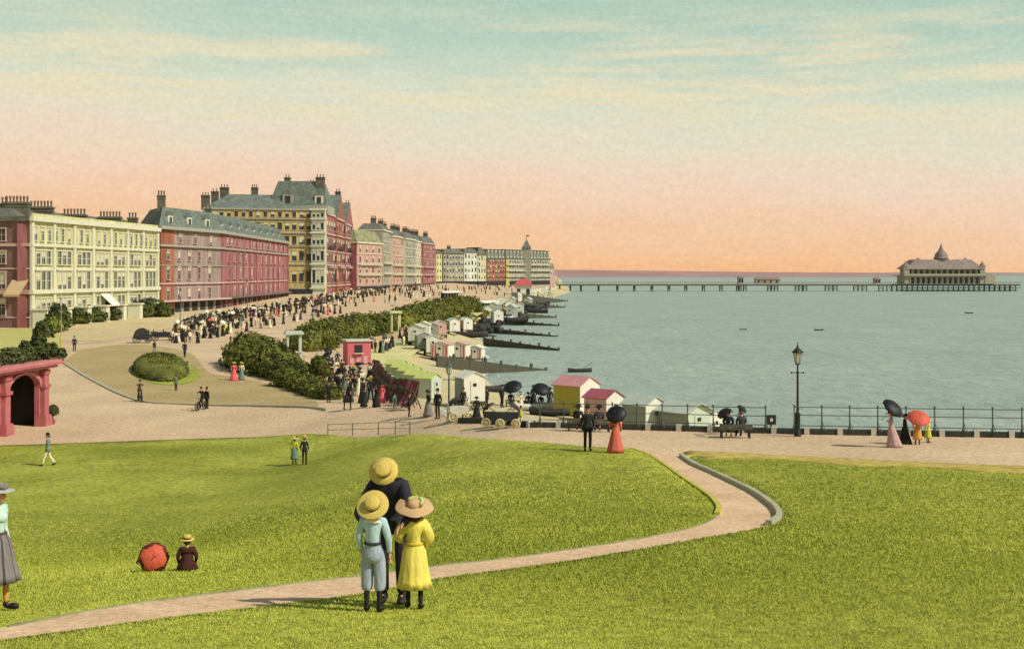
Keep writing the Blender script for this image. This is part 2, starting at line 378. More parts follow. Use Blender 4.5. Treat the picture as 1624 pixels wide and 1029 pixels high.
# far headland beyond the pier
def headland(name, px0, px1, d, prof, m):
    mb = MB(); n = len(prof)
    vs = []
    for i, h in enumerate(prof):
        x = ((px0+(px1-px0)*i/(n-1))-CX)/F*d
        vs += [(x, d-250, -6), (x, d, h), (x, d+500, h*.9), (x, d+900, -6)]
    fs = []
    for i in range(n-1):
        for k in range(3): fs.append((i*4+k, i*4+4+k, i*4+5+k, i*4+1+k))
    mb.add(vs, fs, 0, True); return tag(mb.build(name, m), kind='structure')
M_HILL = mat('far_downland', (.36,.22,.20), .95, .15, .004, 0)
headland('headland', 820, 1470, 5200, [26, 26.5, 26, 25, 24, 23, 22, 21, 19.5, 19, 17.5, 16.5, 16, 15, 13.5, 12.5, 11, 7, -4], M_HILL)
headland('far_coast', 1180, 1760, 9000, [9, 16, 20, 18, 22, 19, 17, 18, 14], mat('far_coast', (.36,.28,.25), .95, .15, .003, 0))

# lawns and paths (outlines taken on the ground plane, then draped over the slope)
def G(pts, n=5): return [(v.x, v.y) for v in smooth_line([hit(x, y, zland).xy for x, y in pts], n)]
edge_top = G([(-150,712),(0,709),(150,704),(300,699),(420,695),(520,692),(650,692),(740,697),(820,702),(900,708),(950,712),(1003,714)])
path_up = G([(1003,714),(1030,724),(1062,745),(1110,778),(1136,800),(1137,818),(1100,838),(1000,859),(900,874),(800,888),(690,900),(560,917),(400,937),(200,963),(60,988),(0,999),(-60,1010)])
lawn_left = edge_top + path_up[1:] + [(-9, 13.2), (-20, 14), (-60, 40)]
path_low = G([(-60,1034),(0,1021),(60,1012),(300,980),(570,945),(700,920),(900,893),(1100,858),(1200,840),(1233,827),(1234,815),(1222,802),(1190,780),(1140,756),(1100,738),(1080,724)])
edge_right = G([(1080,724),(1092,719),(1130,720),(1300,728),(1450,736),(1624,743),(1800,752)])
lawn_right = [(-6.2, 11.4)] + path_low + edge_right[1:] + [(40, 40), (25, 14), (12, 2), (-9, 2)]
lawn_off = lambda d: .03+.09*np.clip((d-28)/40, 0, 1)
sheet('lawn', lawn_left, lawn_off, M_LAWN, skirt=.2, step=lambda d: max(.35, d*.02))
sheet('lawn', lawn_right, lawn_off, M_LAWN, skirt=.2, step=lambda d: max(.35, d*.02))
path_poly = path_up[1:] + [(-7.5, 12.2)] + path_low
sheet('footpath', path_up + path_low, .02, M_PATH, step=lambda d: max(.35, d*.02))
tag(ribbon('kerb', [Vector(p) for p in path_low[-34:]], .14, .14, M_KERB), kind='structure')
tag(ribbon('kerb', [Vector(p) for p in path_up[:26]], .14, .10, M_EDGE), kind='structure')
tag(ribbon('kerb', [Vector(p) for p in path_up[24:-6]], .06, .035, mat('worn_kerb', (.30,.29,.17), .9, .3, 1.5, .4, 8)), kind='structure')
# dry edge of the right-hand lawn along the promenade
dry = edge_right + [(p[0]-.15, p[1]-2.3-.5*math.sin(i*.9)) for i, p in enumerate(edge_right)][::-1][:-2]
sheet('dry_verge', dry, lambda d: lawn_off(d)+.02, M_DRY, skirt=.2, step=lambda d: .6)
# forecourt: worn turf crescent with a pale kerb, and the sandy road before the houses
crescent = G([(100,574),(140,600),(215,634),(300,642),(400,644),(480,646),(505,640),(470,622),(420,608),(370,598),(330,590),(300,560),(240,548),(180,548),(125,556)])
sheet('worn_turf', crescent, .03, M_OLIVE, step=lambda d: 2.5)
tag(ribbon('kerb', [Vector(p) for p in G([(96,572),(140,600),(215,634),(300,642),(400,644),(480,646),(520,650)])], .35, .12, M_KERB), kind='structure')
road = [(-118, 190), (-60, 190)] + G([(105,548),(215,533),(330,508),(460,484),(560,468),(640,460)]) + [(-63, 640), (-76, 520), (-79, 460), (-76.4, 335), (-83, 300), (-80.6, 290), (-87, 230), (-118, 233)]
sheet('road', road, .03, M_ROAD, step=lambda d: 5)
# ------------------------------------------------------------------ buildings
M_GLASS = mat('window_glass', (.035,.04,.035), .25, .3, .3, 0, spec=.4)
M_BLIND = mat('window_blind', (.55,.52,.36), .9, .15, .5)
M_TRIM_W = mat('white_trim', (.62,.60,.44), .8, .1, .8)
M_TRIM_P = mat('pinkish_trim', (.52,.38,.34), .85, .1, .8)
M_TRIM_G = mat('grey_trim', (.33,.32,.25), .85, .1, .8)
M_WHITE = mat('cream_stucco', (.47,.46,.19), .85, 0, .25, .2, 2, col2=(.60,.575,.29), fine=.24, fscale=.9, stretch=(1,1,.22))
M_MAROON = mat('maroon_render', (.165,.095,.085), .9, 0, .3, .2, 2, col2=(.23,.125,.115), fine=.24, fscale=.9, stretch=(1,1,.22))
M_PINKGREY = mat('pinkish_grey_brick', (.26,.19,.17), .9, 0, .3, .2, 2, col2=(.36,.265,.235), fine=.24, fscale=.9, stretch=(1,1,.22))
M_REDB = mat('red_brick', (.25,.085,.09), .9, 0, .3, .2, 2, col2=(.36,.14,.14), fine=.24, fscale=.9, stretch=(1,1,.22))
M_RUST = mat('rust_brick', (.22,.085,.045), .9, 0, .3, .2, 2, col2=(.34,.13,.07), fine=.24, fscale=.9, stretch=(1,1,.22))
M_YELL = mat('ochre_stucco', (.40,.30,.10), .9, 0, .2, .2, 2, col2=(.53,.41,.16), fine=.24, fscale=.9, stretch=(1,1,.22))
M_PALEBLUE = mat('pale_blue_stucco', (.50,.55,.46), .9, 0, .2, .2, 2, col2=(.62,.64,.52), fine=.24, fscale=.9, stretch=(1,1,.22))
M_SLATE = mat('green_slate', (.085,.108,.088), .85, 0, .5, .3, 3, col2=(.185,.215,.175), fine=.25, fscale=1.5)
M_LEAD = mat('grey_roof', (.10,.105,.085), .85, 0, .5, .3, 3, col2=(.17,.17,.13), fine=.2, fscale=1.5)
M_CHIM = mat('chimney_brick', (.13,.12,.09), .9, .3, .7, .3, 3)
M_POT = mat('chimney_pot', (.20,.16,.11), .9, .2, 1)
M_GREYST = mat('grey_stucco', (.26,.25,.20), .9, 0, .2, .2, 2, col2=(.36,.34,.27), fine=.24, fscale=.9, stretch=(1,1,.22))
M_CREAM = mat('cream_front', (.50,.46,.33), .9, 0, .2, .2, 2, col2=(.60,.55,.41), fine=.24, fscale=.9, stretch=(1,1,.22))
M_ROSE = mat('rose_stucco', (.42,.25,.20), .9, 0, .2, .2, 2, col2=(.50,.32,.26), fine=.24, fscale=.9, stretch=(1,1,.22))
M_IRONW = mat('balcony_iron', (.05,.06,.05), .7, .2, 2)
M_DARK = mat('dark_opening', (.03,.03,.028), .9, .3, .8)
M_AWN_W = mat('white_canvas', (.70,.68,.58), .9, .08, 2)
M_AWN_T = mat('tan_canvas', (.52,.36,.20), .9, .08, 2)
_WIN = {}
def window_mesh(w, h, var, trim, glazing):
    k = (round(w,2), round(h,2), var, trim.name, glazing)
    if k in _WIN: return _WIN[k]
    g = MB(); b = var
    g.add([(-w/2,-.02,-h/2),(w/2,-.02,-h/2),(w/2,-.02,h/2),(-w/2,-.02,h/2)], [(0,1,2,3)], 0)
    if b > 0: g.box((0,-.04,h/2-h*b/2), (w*.98,.03,h*b), 1)
    f = MB(); t = .16
    f.box((-w/2-t/2,-.1,0), (t,.2,h), 0); f.box((w/2+t/2,-.1,0), (t,.2,h), 0)
    f.box((0,-.13,h/2+t*.7), (w+2*t+.2,.26,t*1.4), 0); f.box((0,-.17,-h/2-t/2), (w+2*t+.2,.34,t), 0)
    f.box((0,-.07,0), (w,.06,.09), 0)
    if glazing: f.box((0,-.065,0), (.07,.05,h), 0)
    if glazing == 3: f.box((0,-.2,h/2+t*1.9), (w+.9,.4,.2), 0)
    r = (g.mesh('window', [M_GLASS, M_BLIND]), f.mesh('frame', [trim]))
    _WIN[k] = r; return r
def far_window_mesh(w, h, var, trim):
    k = (round(w,2), round(h,2), var, trim.name, 'far')
    if k in _WIN: return _WIN[k]
    g = MB(); g.box((0,-.03,0), (w,.06,h), 0); g.box((0,-.06,h/2-h*var/2), (w*.98,.06,h*max(var,.02)), 1)
    g.box((0,-.12,-h/2-.12), (w+.5,.24,.24), 2); g.box((0,-.12,h/2+.12), (w+.4,.24,.24), 2)
    _WIN[k] = g.mesh('window', [M_GLASS, M_BLIND, trim]); return _WIN[k]
class House:
    def __init__(s, name, label, loc, group=None):
        s.o = thing(name, label, 'building', (loc[0], loc[1], 0), 0, group); s.l = Vector((loc[0], loc[1]))
        s.r = random.Random(name+label)
    def L(s, p): return (p[0]-s.l.x, p[1]-s.l.y)
    def mb(s, name, mb, m): return mb.build(name, m, s.o)
    def wall(s, poly, z0, z1, m, name='wall', top=True):
        mb = MB(); mb.prism([s.L(p) for p in poly], z0, z1, 0, top); return mb.build(name, m, s.o)
    def band(s, p0, p1, z, h, out, m, name='cornice', ends=True, add=None):
        """a moulding on the outside of the wall p0 -> p1 (outside lies to the right of the walk)"""
        p0, p1 = Vector(s.L(p0)), Vector(s.L(p1)); t = (p1-p0).normalized(); n = Vector((t.y, -t.x))
        mb = add or MB(); a, b = p0-t*(out if ends else 0), p1+t*(out if ends else 0)
        q = [a-n*.05, a+n*out, b+n*out, b-n*.05]; mb.prism([(v.x, v.y) for v in q], z, z+h, 0, True, True)
        return mb if add else mb.build(name, m, s.o)
    def windows(s, p0, p1, zc, w, h, fr, trim, glazing=1, far=False, skip=()):
        if isinstance(fr, int): fr = [(i+.5)/fr for i in range(fr)]
        p0, p1 = Vector(s.L(p0)), Vector(s.L(p1)); d = p1-p0; rz = math.atan2(d.y, d.x)
        for i, f in enumerate(fr):
            if i in skip: continue
            p = p0+d*f; v = s.r.choice((0, 0, .2, .3, .3, .45, .5, .75))
            if far: link('window', far_window_mesh(w, h, v, trim), s.o, (p.x, p.y, zc), rz)
            else:
                a, b = window_mesh(w, h, v, trim, glazing); k = link('window', a, s.o, (p.x, p.y, zc), rz); link('frame', b, k)
    def chimney(s, p, z0, z1, w, dd, rz=0, pots=4, m=None):
        mb = MB(); mb.box((0,0,(z0+z1)/2), (w, dd, z1-z0)); mb.box((0,0,z1-.25), (w+.35, dd+.35, .3)); mb.box((0,0,z1-.9), (w+.2, dd+.2, .18))
        x, y = s.L(p); c = mb.build('chimney', m or M_CHIM, s.o, (x, y, 0), rz)
        pm = MB(); n = pots
        for i in range(n):
            px = (i+.5)/n*w-w/2 if w >= dd else 0; py = 0 if w >= dd else (i+.5)/n*dd-dd/2
            pm.lathe([(.2,z1-.1),(.17,z1+.7),(.24,z1+.75),(.22,z1+1.15),(.1,z1+1.15)], 8, 0, Matrix.Translation((px, py, 0)))
        pm.build('chimney_pot', M_POT, c)
    def mansard(s, poly, z0, z1, inset, m, name='roof'):
        P = [Vector(s.L(p)) for p in poly]; n = len(P); c = sum(P, Vector((0,0)))/n; Q = []
        for i in range(n):
            e0 = (P[i]-P[i-1]).normalized(); e1 = (P[(i+1)%n]-P[i]).normalized()
            n0, n1 = Vector((-e0.y, e0.x)), Vector((-e1.y, e1.x)); bis = (n0+n1); bis = bis/max(.3, bis.dot(n0)); Q.append(P[i]+bis*inset)
        mb = MB(); vs = [(p.x, p.y, z0) for p in P] + [(p.x, p.y, z1) for p in Q]
        mb.add(vs, [(i, (i+1)%n, n+(i+1)%n, n+i) for i in range(n)] + [tuple(range(n, 2*n))])
        return mb.build(name, m, s.o)
    def hip(s, poly, z0, z1, inset, m, name='roof'):
        """hipped roof with a ridge along the long axis of a quad footprint"""
        P = [Vector(s.L(p)) for p in poly]; a, b = (P[0]+P[3])/2, (P[1]+P[2])/2; d = (b-a).normalized()
        a, b = a+d*inset, b-d*inset; mb = MB()
        vs = [(p.x, p.y, z0) for p in P] + [(a.x, a.y, z1), (b.x, b.y, z1)]
        mb.add(vs, [(0,1,5,4),(1,2,5),(2,3,4,5),(3,0,4)]); return mb.build(name, m, s.o)
    def dormer(s, p, t, z, w, h, m, trim, depth=2.5):
        rz = math.atan2(t[1], t[0]); mb = MB(); x, y = s.L(p)
        mb.box((0, depth/2-.1, h/2), (w, depth, h), 0); mb.add([(-w/2-.2,-.2,h),(w/2+.2,-.2,h),(0,-.2,h+w*.45),(-w/2-.2,depth,h),(w/2+.2,depth,h),(0,depth,h+w*.45)],
            [(0,1,2),(5,4,3),(0,2,5,3),(1,4,5,2),(0,3,4,1)], 1)
        o = mb.build('dormer', [trim, m], s.o, (x, y, z), rz)
        g = MB(); g.box((0,-.16,h*.5), (w*.5,.1,h*.68)); g.build('window', M_GLASS, o)
    def balcony(s, p0, p1, z, out, m, h=.9, add=None):
        mb = MB(); s.band(p0, p1, z, .2, out, m, ends=False, add=mb)
        a, b = Vector(s.L(p0)), Vector(s.L(p1)); t = (b-a); n = Vector((t.y, -t.x)).normalized(); k = max(2, int(t.length/1.2))
        for zz, hh in ((z+h, .1), (z+h*.55, .05)):
            mb.tube((*(a+n*(out-.08)), zz), (*(b+n*(out-.08)), zz), hh/2+.02, n=4)
        for i in range(k+1):
            p = a+t*i/k+n*(out-.08); mb.tube((p.x, p.y, z+.15), (p.x, p.y, z+h), .045, n=4)
        return mb.build('balcony', m, s.o)
    def awning(s, p0, p1, f, w, z, out, drop, m):
        a, b = Vector(s.L(p0)), Vector(s.L(p1)); t = (b-a).normalized(); n = Vector((t.y, -t.x)); c = a+(b-a)*f; l, r = c-t*w/2, c+t*w/2
        mb = MB(); lo, ro = l+n*out, r+n*out; T = .05
        vs = []
        for dz in (0, -T): vs += [(l.x+n.x*.05, l.y+n.y*.05, z+dz), (r.x+n.x*.05, r.y+n.y*.05, z+dz), (ro.x, ro.y, z-drop+dz), (lo.x, lo.y, z-drop+dz)]
        mb.add(vs, [(3,2,1,0),(4,5,6,7),(0,1,5,4),(1,2,6,5),(2,3,7,6),(3,0,4,7)]); 
        mb.add([(lo.x, lo.y, z-drop), (ro.x, ro.y, z-drop), (ro.x, ro.y, z-drop-.35), (lo.x, lo.y, z-drop-.35)], [(0,1,2,3)])
        return mb.build('awning', m, s.o)
V2 = lambda p: Vector((p[0], p[1]))
def lerp2(a, b, t): return (a[0]+(b[0]-a[0])*t, a[1]+(b[1]-a[1])*t)
def off2(p, t, n): return (p[0]+t[0]*n, p[1]+t[1]*n)

# --- long cream terrace with a maroon end wall
A, B = at(50, 230), at(249, 289); A2, B2 = (-116, 234.5), (-109, 294)
h = House('terrace_building', 'long cream stucco terrace with maroon end wall, four rows of tall windows and chimney stacks', A)
h.wall([A, B, B2, A2], -1.2, 19.6, M_WHITE)
na = (Vector((B[0]-A[0], B[1]-A[1])).normalized()); ne = Vector((A[0]-A2[0], A[1]-A2[1])).normalized()
mb = MB(); q = [A2, (A[0]-.02, A[1]-.0), (A[0]-.02, A[1]-.35), (A2[0], A2[1]-.35)]; mb.prism([h.L(p) for p in q][::-1], -1.2, 19.55, 0, True, True); mb.build('end_wall', M_MAROON, h.o)
E0, E1 = (A2[0], A2[1]-.36), (A[0], A[1]-.36)
for z, hh, o in ((19.6, .9, .75), (15.0, .55, .5), (10.8, .28, .2), (6.3, .75, .65), (1.9, .3, .2)):
    h.band(A, B, z, hh, o, M_TRIM_W)
    h.band(E0, E1, z-.01, hh, o*.6, M_TRIM_P if z < 19 else M_LEAD, ends=False)
h.band(A, B, 20.5, .55, .2, M_WHITE, 'parapet', ends=False)
h.windows(A, B, 17.35, 1.15, 2.5, 22, M_TRIM_W, 1)
fr = []
for k in range(7): fr += [(k+.28)/7, (k+.52)/7, (k+.76)/7]
for zc, w, hh in ((13.0, 1.5, 2.5), (8.7, 1.5, 3.4), (3.9, 1.5, 3.1)): h.windows(A, B, zc, w, hh, fr, M_TRIM_W, 3 if zc == 8.7 else 1)
for k in range(8):
    mb = MB(); p = lerp2(A, B, k/7); x, y = h.L(off2(p, (na.y, -na.x), .14)); mb.box((x, y, 9.2), (.5, .9, 20.6), 0, math.atan2(na.y, na.x)+PI/2); mb.build('pilaster', M_TRIM_W, h.o)
mb = MB(); p = lerp2(A, A2, .05); x, y = h.L((p[0]-.2, p[1]-.45)); mb.box((x, y, 9.0), (1.7, .35, 20.2)); mb.build('corner_pier', M_REDB, h.o)
for zc, w, hh in ((17.1, 1.6, 2.2), (13.0, 1.6, 2.2), (8.8, 1.6, 3.0), (3.9, 1.6, 2.9)): h.windows(E0, E1, zc, w, hh, [.14, .44, .80], M_TRIM_P)
h.mansard([off2(A, (-1,0), 2), off2(B, (-1,0), 2), B2, A2], 19.7, 22.2, 4, M_LEAD)
for px, d, z1, w in ((8, 236, 23.2, 4.0), (40, 236, 23.4, 4.4), (78, 243, 22.9, 4.4), (130, 255, 22.0, 4.6), (186, 270, 22.2, 4.6), (221, 283, 22.6, 2.0)):
    x, y = at(px, d); h.chimney((x-1.5, y), 19.7, z1, w, 1.5, .05, max(2, int(w*1.6)))
h.awning(A, B, .52, 4.2, 6.0, 2.6, 2.3, M_AWN_W); h.awning(E0, E1, .93, 3.2, 8.9, 3.2, 2.7, M_AWN_T)
# porches and front walls
for k in range(7):
    mb = MB(); p = off2(lerp2(A, B, (k+.05)/7), (1, 0), 1.7); x, y = h.L(p); mb.box((x, y, 1.3), (2.6, 2.2, 4.2)); mb.box((x, y, 3.5), (3.1, 2.7, .3)); mb.build('porch', M_TRIM_W, h.o)

# --- red brick hotel with mansard
C0, C1, C2 = at(252, 300), at(350, 335), at(456, 450)
n1 = Vector((C1[0]-C0[0], C1[1]-C0[1])).normalized(); n2 = Vector((C2[0]-C1[0], C2[1]-C1[1])).normalized()
I2, I1 = (C2[0]-32, C2[1]+3), (C0[0]-12, C0[1]+22)
h = House('hotel_building', 'red brick hotel with a pinkish grey end face, green slate roof and three dormers', C1)
h.wall([C0, C1, C2, I2, I1], -2, 20.6, M_REDB)
def skin(hh, p0, p1, z0, z1, th, m, name):
    t = Vector((p1[0]-p0[0], p1[1]-p0[1])).normalized(); n = (t.y, -t.x); mb = MB()
    mb.prism([hh.L(p) for p in (p0, off2(p0, n, th), off2(p1, n, th), p1)], z0, z1, 0, True, True); return mb.build(name, m, hh.o)
c0a = lerp2(C0, C1, .2)
skin(h, c0a, C1, .4, 20.55, .3, M_PINKGREY, 'end_face'); skin(h, C0, lerp2(C0, C1, .198), -1.5, 20.55, .5, M_RUST, 'corner_bay')
o1 = (n1.y, -n1.x); D0, D1 = off2(c0a, o1, .31), off2(C1, o1, .31)
for z, hh, o in ((20.6, .8, .9), (16.5, .5, .5), (7.4, .35, .3), (11.9, .2, .15)):
    h.band(C0, C1, z, hh, o+.5, M_TRIM_G if z != 7.4 else M_TRIM_P); h.band(C1, C2, z+.005, hh, o, M_TRIM_G if z != 7.4 else M_TRIM_P, ends=False)
for zc, w, hh in ((18.6, 1.5, 1.9), (14.4, 1.5, 2.3), (10.1, 1.6, 3.0), (5.0, 1.6, 2.9)):
    h.windows(D0, D1, zc, w, hh, [.10, .30, .50, .72] if zc != 18.6 else [.12, .42, .75], M_TRIM_P)
    h.windows(C1, C2, zc, 1.9, hh, [.05+.90*(i+.5)/12 for i in range(12)] if zc != 18.6 else [.05+.9*(i+.5)/18 for i in range(18)], M_TRIM_P)
D2 = off2(C0, o1, .51); h.windows(D2, off2(c0a, o1, .51), 10.1, 1.5, 3, [.5], M_TRIM_P); h.windows(D2, off2(c0a, o1, .51), 14.4, 1.5, 2.2, [.5], M_TRIM_P); h.windows(D2, off2(c0a, o1, .51), 5, 1.5, 2.9, [.5], M_TRIM_P)
for p0, p1, n in ((D0, D1, 6), (C1, C2, 15)):
    t = Vector((p1[0]-p0[0], p1[1]-p0[1])); rz = math.atan2(t.y, t.x); nn_ = Vector((t.y, -t.x)).normalized()
    for i in range(n):
        mb = MB(); x, y = h.L(off2(lerp2(p0, p1, (i+.5)/n), nn_, .05)); mb.box((x, y, 1.7), (t.length/n*.62, .16, 2.5), 0, rz); mb.build('ground_floor_opening', M_DARK, h.o)
h.band(C0, C1, 3.25, .4, 2.2, M_TRIM_P, 'veranda_roof'); h.band(C1, C2, 3.255, .4, 1.6, M_LEAD, 'veranda_roof', ends=False)
for k in range(12):
    mb = MB(); f = k/11; p = off2(lerp2(C1, C2, f), (n2.y, -n2.x), .12); x, y = h.L(p); mb.box((x, y, 10.4), (1.1, .5, 20.2), 0, math.atan2(n2.y, n2.x)); mb.build('pilaster', M_REDB, h.o)
h.mansard([C0, C1, C2, I2, I1], 21.3, 26.3, 3.4, M_SLATE)
for f in (.22, .52, .82): h.dormer(off2(lerp2(C0, C1, f), o1, -.9), n1, 21.6, 2.6, 2.6, M_SLATE, M_TRIM_W)
for k in range(9): h.dormer(off2(lerp2(C1, C2, (k+.6)/9.6), (n2.y, -n2.x), -1.0), n2, 21.5, 2.3, 2.0, M_SLATE, M_TRIM_W)
h.chimney(at(256, 309), 20, 29.2, 1.9, 1.4, .2, 3); h.chimney(at(330, 348), 22, 28, 1.6, 1.6, .2, 2)

# --- great ochre hotel behind
Z0, Zc, Zd, Ze = at(322, 470), at(495, 480), at(517, 480), at(558, 565)
h = House('grand_hotel', 'tallest hotel, ochre front with pale blue bay, red gabled wing and steep green roofs', Zc)
back = 42
h.wall([Z0, Zc, off2(Zc, (.1, 1), back), off2(Z0, (.1, 1), back)], 0, 34, M_YELL)
bay0, bay1 = off2(Zc, (0, -1), 1.5), off2(Zd, (0, -1), 1.5)
skin(h, Zc, Zd, 0, 34.4, 2.2, M_PALEBLUE, 'pale_bay')
h.wall([off2(Zc, (0,1), .1), off2(Zd, (0,1), .1), off2(Zd, (-.05,1), 40), off2(Zc, (0,1), 40)], 0, 33.8, M_YELL, 'core_wall')
flank = [(at(517.5, 482.5), at(531, 506), M_REDB, 33.2), (at(534, 506.2), at(545, 536), M_RUST, 32.4), (at(548, 536.2), at(558.5, 567), M_REDB, 31.4)]
for (a, b, m_, zt) in flank:
    h.wall([a, b, (b[0]-16, b[1]), (a[0]-16, a[1])], 0, zt, m_, 'seaward_wing')
for z, hh in ((34, .7), (30.5, .45), (25.2, .5), (20.2, .4), (13.3, .6), (4.2, .5)):
    h.band(Z0, Zc, z, hh, .6 if z > 20 else .5, M_TRIM_G, ends=False); h.band(off2(Zc, (0,-1), 2.2), off2(Zd, (0,-1), 2.2), z+.01, hh, .6, M_TRIM_W)
for zc, w, hh in ((32.4, 1.3, 2.0), (28, 1.6, 2.6), (22.7, 1.6, 3.0), (16.8, 1.7, 3.6)):
    h.windows(Z0, Zc, zc, w, hh, 15, M_TRIM_G, far=True); h.windows(off2(Zc, (0,-1), 2.21), off2(Zd, (0,-1), 2.21), zc, 1.0, hh, [.2, .5, .8], M_TRIM_W, far=True)
h.windows(Z0, Zc, 9, 1.7, 4, 15, M_TRIM_G, far=True, skip=(0,1,2,3,4,5)); h.windows(off2(Zc, (0,-1), 2.21), off2(Zd, (0,-1), 2.21), 9, 1.0, 5, [.2, .5, .8], M_TRIM_W, far=True)
for (a, b, m_, zt) in flank:
    for z, hh in ((25, .5), (18.5, .45), (13, .6), (5, .5), (zt-.6, .7)): h.band(a, b, z, hh, .5, M_TRIM_P, ends=False)
    for zc, hh in ((28.6, 3.2), (22, 3.4), (16, 3.6), (9, 5)): h.windows(a, b, zc, 3.2, hh, 4, M_TRIM_P, far=True); h.windows((a[0]-1.3, a[1]-.02), (a[0], a[1]-.02), zc, .5, hh, 1, M_TRIM_P, far=True)
    h.balcony(lerp2(a, b, .1), lerp2(a, b, .9), 12.2, 1.4, M_TRIM_P)
    h.balcony(lerp2(a, b, .1), lerp2(a, b, .9), 20, 1.0, M_IRONW)
x0, y0 = Zc
h.mansard([Z0, off2(Zc, (-1,0), 4), off2(Zc, (-1,.1), 4+back*.1) and (Zc[0]-2, Zc[1]+back), (Z0[0]+2, Z0[1]+back)], 34.6, 40.2, 7, M_SLATE)
pv = [(Zc[0]-17, Zc[1]+1), (Zd[0]+.5, Zd[1]+1), (Zd[0], Zd[1]+24), (Zc[0]-16, Zc[1]+24)]
h.wall(pv, 33, 36, M_TRIM_G, 'attic'); h.mansard(pv, 36, 45.5, 3.2, M_SLATE, 'pavilion_roof')
h.dormer((Zc[0]-9.5, Zc[1]+1.4), (1,0), 36.2, 4, 4.2, M_SLATE, M_TRIM_G, 3); h.dormer((Zc[0]+2.4, Zc[1]+1.4), (1,0), 36.2, 3.2, 3.6, M_SLATE, M_TRIM_W, 3)
for (a, b, m_, zt), pk in zip(flank[1:], (42.5, 41.0)):
    gb = MB(); A_, B_ = Vector(h.L(a)), Vector(h.L(b)); mm2 = (A_+B_)/2; D = Vector((-16, 0)); vs = [(A_.x+.4,A_.y,zt),(B_.x+.4,B_.y,zt),(mm2.x+.4,mm2.y,pk),(A_.x-16,A_.y,zt),(B_.x-16,B_.y,zt),(mm2.x-16,mm2.y,pk)]
    gb.add(vs, [(0,1,2)], 1); gb.add(vs, [(4,3,5),(0,2,5,3),(1,4,5,2)], 0); gb.build('gable_roof', [M_SLATE, m_], h.o)
a, b, m_, zt = flank[0]; h.hip([a, b, (b[0]-16, b[1]), (a[0]-16, a[1])], zt, 40.5, 3, M_SLATE)
h.chimney(at(536, 530), 33, 44.5, 2.2, 1.6, 0, 2); h.chimney(at(551, 560), 31, 41.5, 2.2, 1.6, 0, 2)
for px, d, zt, w, pots in ((326, 474, 39.5, 3.0, 3), (341, 478, 41.2, 2.6, 2), (356, 482, 43, 3.2, 3), (404, 486, 43.2, 2.4, 3), (456, 485, 47, 2.2, 2), (497, 492, 45.5, 3.2, 3), (508, 484, 47, 3.4, 3)):
    h.chimney(at(px, d), 34, zt, w, 1.6, 0, pots)
skin(h, off2(Z0, (0,-1), .3), off2(Zc, (0,-1), .3), .5, 4.2, 2.5, M_DARK, 'ground_floor_veranda')

# --- the terrace houses that step away along the parade
def house(label, px0, px1, d0, d1, ztop, zroof, front, side, roof, depth=26, side_w=5, bays=3, rows=4, trim=M_TRIM_W, z0=0, balc=True, chim=2, name='terrace_house', group='terrace houses along the parade'):
    p0, p1 = at(px0, d0), at(px1, d1); t = Vector((p1[0]-p0[0], p1[1]-p0[1])).normalized(); n = Vector((t.y, -t.x))
    q0 = off2(p0, -n, depth); q1 = off2(p1, -n, depth); hh = House(name, label, p0, group)
    hh.wall([p0, p1, q1, q0], z0, ztop, front)
    skin(hh, q0, p0, z0, ztop-.05, .25, side, 'side_wall')
    H = ztop-z0-4; fl = (ztop-5)/rows
    for k in range(rows):
        zc = 5+fl*(k+.5)-.2; hh.windows(p0, p1, zc, min(1.7, (V2(p1)-V2(p0)).length/bays*.45), fl*.58, bays, trim, far=True)
        if k: hh.band(p0, p1, 5+fl*k-.15, .3, .35, trim, ends=False)
        if balc and k in (1, 2): hh.balcony(lerp2(p0, p1, .06), lerp2(p0, p1, .94), 5+fl*k-.5, 1.3, trim, 1.0)
        if k < 3: hh.windows(off2(q0, n, depth*.45), off2(p0, -n, .6), zc, 1.3, fl*.5, 2, trim, far=True)
    hh.band(p0, p1, ztop, .6, .6, trim); hh.band(q0, p0, ztop-.02, .55, .5, trim, ends=False)
    skin(hh, off2(p0, n, .01), off2(p1, n, .01), 1.2, 4.4, .12, M_DARK, 'ground_floor_openings')
    hh.mansard([p0, p1, q1, q0], ztop+.6, zroof, 2.4, roof)
    for c in range(chim):
        f = .12 if c == 0 else .88; hh.chimney(off2(lerp2(p0, p1, f), -n, 5), ztop, zroof+2.6, 2.6, 1.4, math.atan2(n.y, n.x), 4)
    return hh, p0, p1
hh, p0, p1 = house('low red brick house beside the grand hotel with yellow striped awning roof', 566, 606, 556, 588, 23.5, 29.5, M_ROSE, M_REDB, mat('striped_roof', (.24,.24,.13), .9, .5, .5), bays=4, rows=4, depth=8, z0=0, chim=1)
house('tall grey house with a blank gable wall and white balconies', 607, 621, 600, 640, 30.5, 34, M_GREYST, M_GREYST, M_LEAD, bays=3, rows=5, depth=12)
house('cream house with pink upper storeys and deep balconies on the parade', 622, 640, 632, 665, 28.5, 32.5, M_ROSE, M_CREAM, M_LEAD, bays=3, rows=5, depth=9)
house('pale grey stucco house in the middle of the stepped terrace', 643, 658, 660, 690, 28, 32, M_GREYST, M_CREAM, M_LEAD, bays=3, rows=5, depth=9)
house('grey white stucco house third from the red end house', 659, 668, 692, 715, 27.5, 31.5, M_CREAM, M_GREYST, M_LEAD, bays=3, rows=5, depth=8)
house('red brick house ending the stepped terrace', 671, 690, 715, 752, 27, 31.5, M_REDB, M_RUST, M_LEAD, bays=4, rows=5, depth=8, trim=M_TRIM_P)
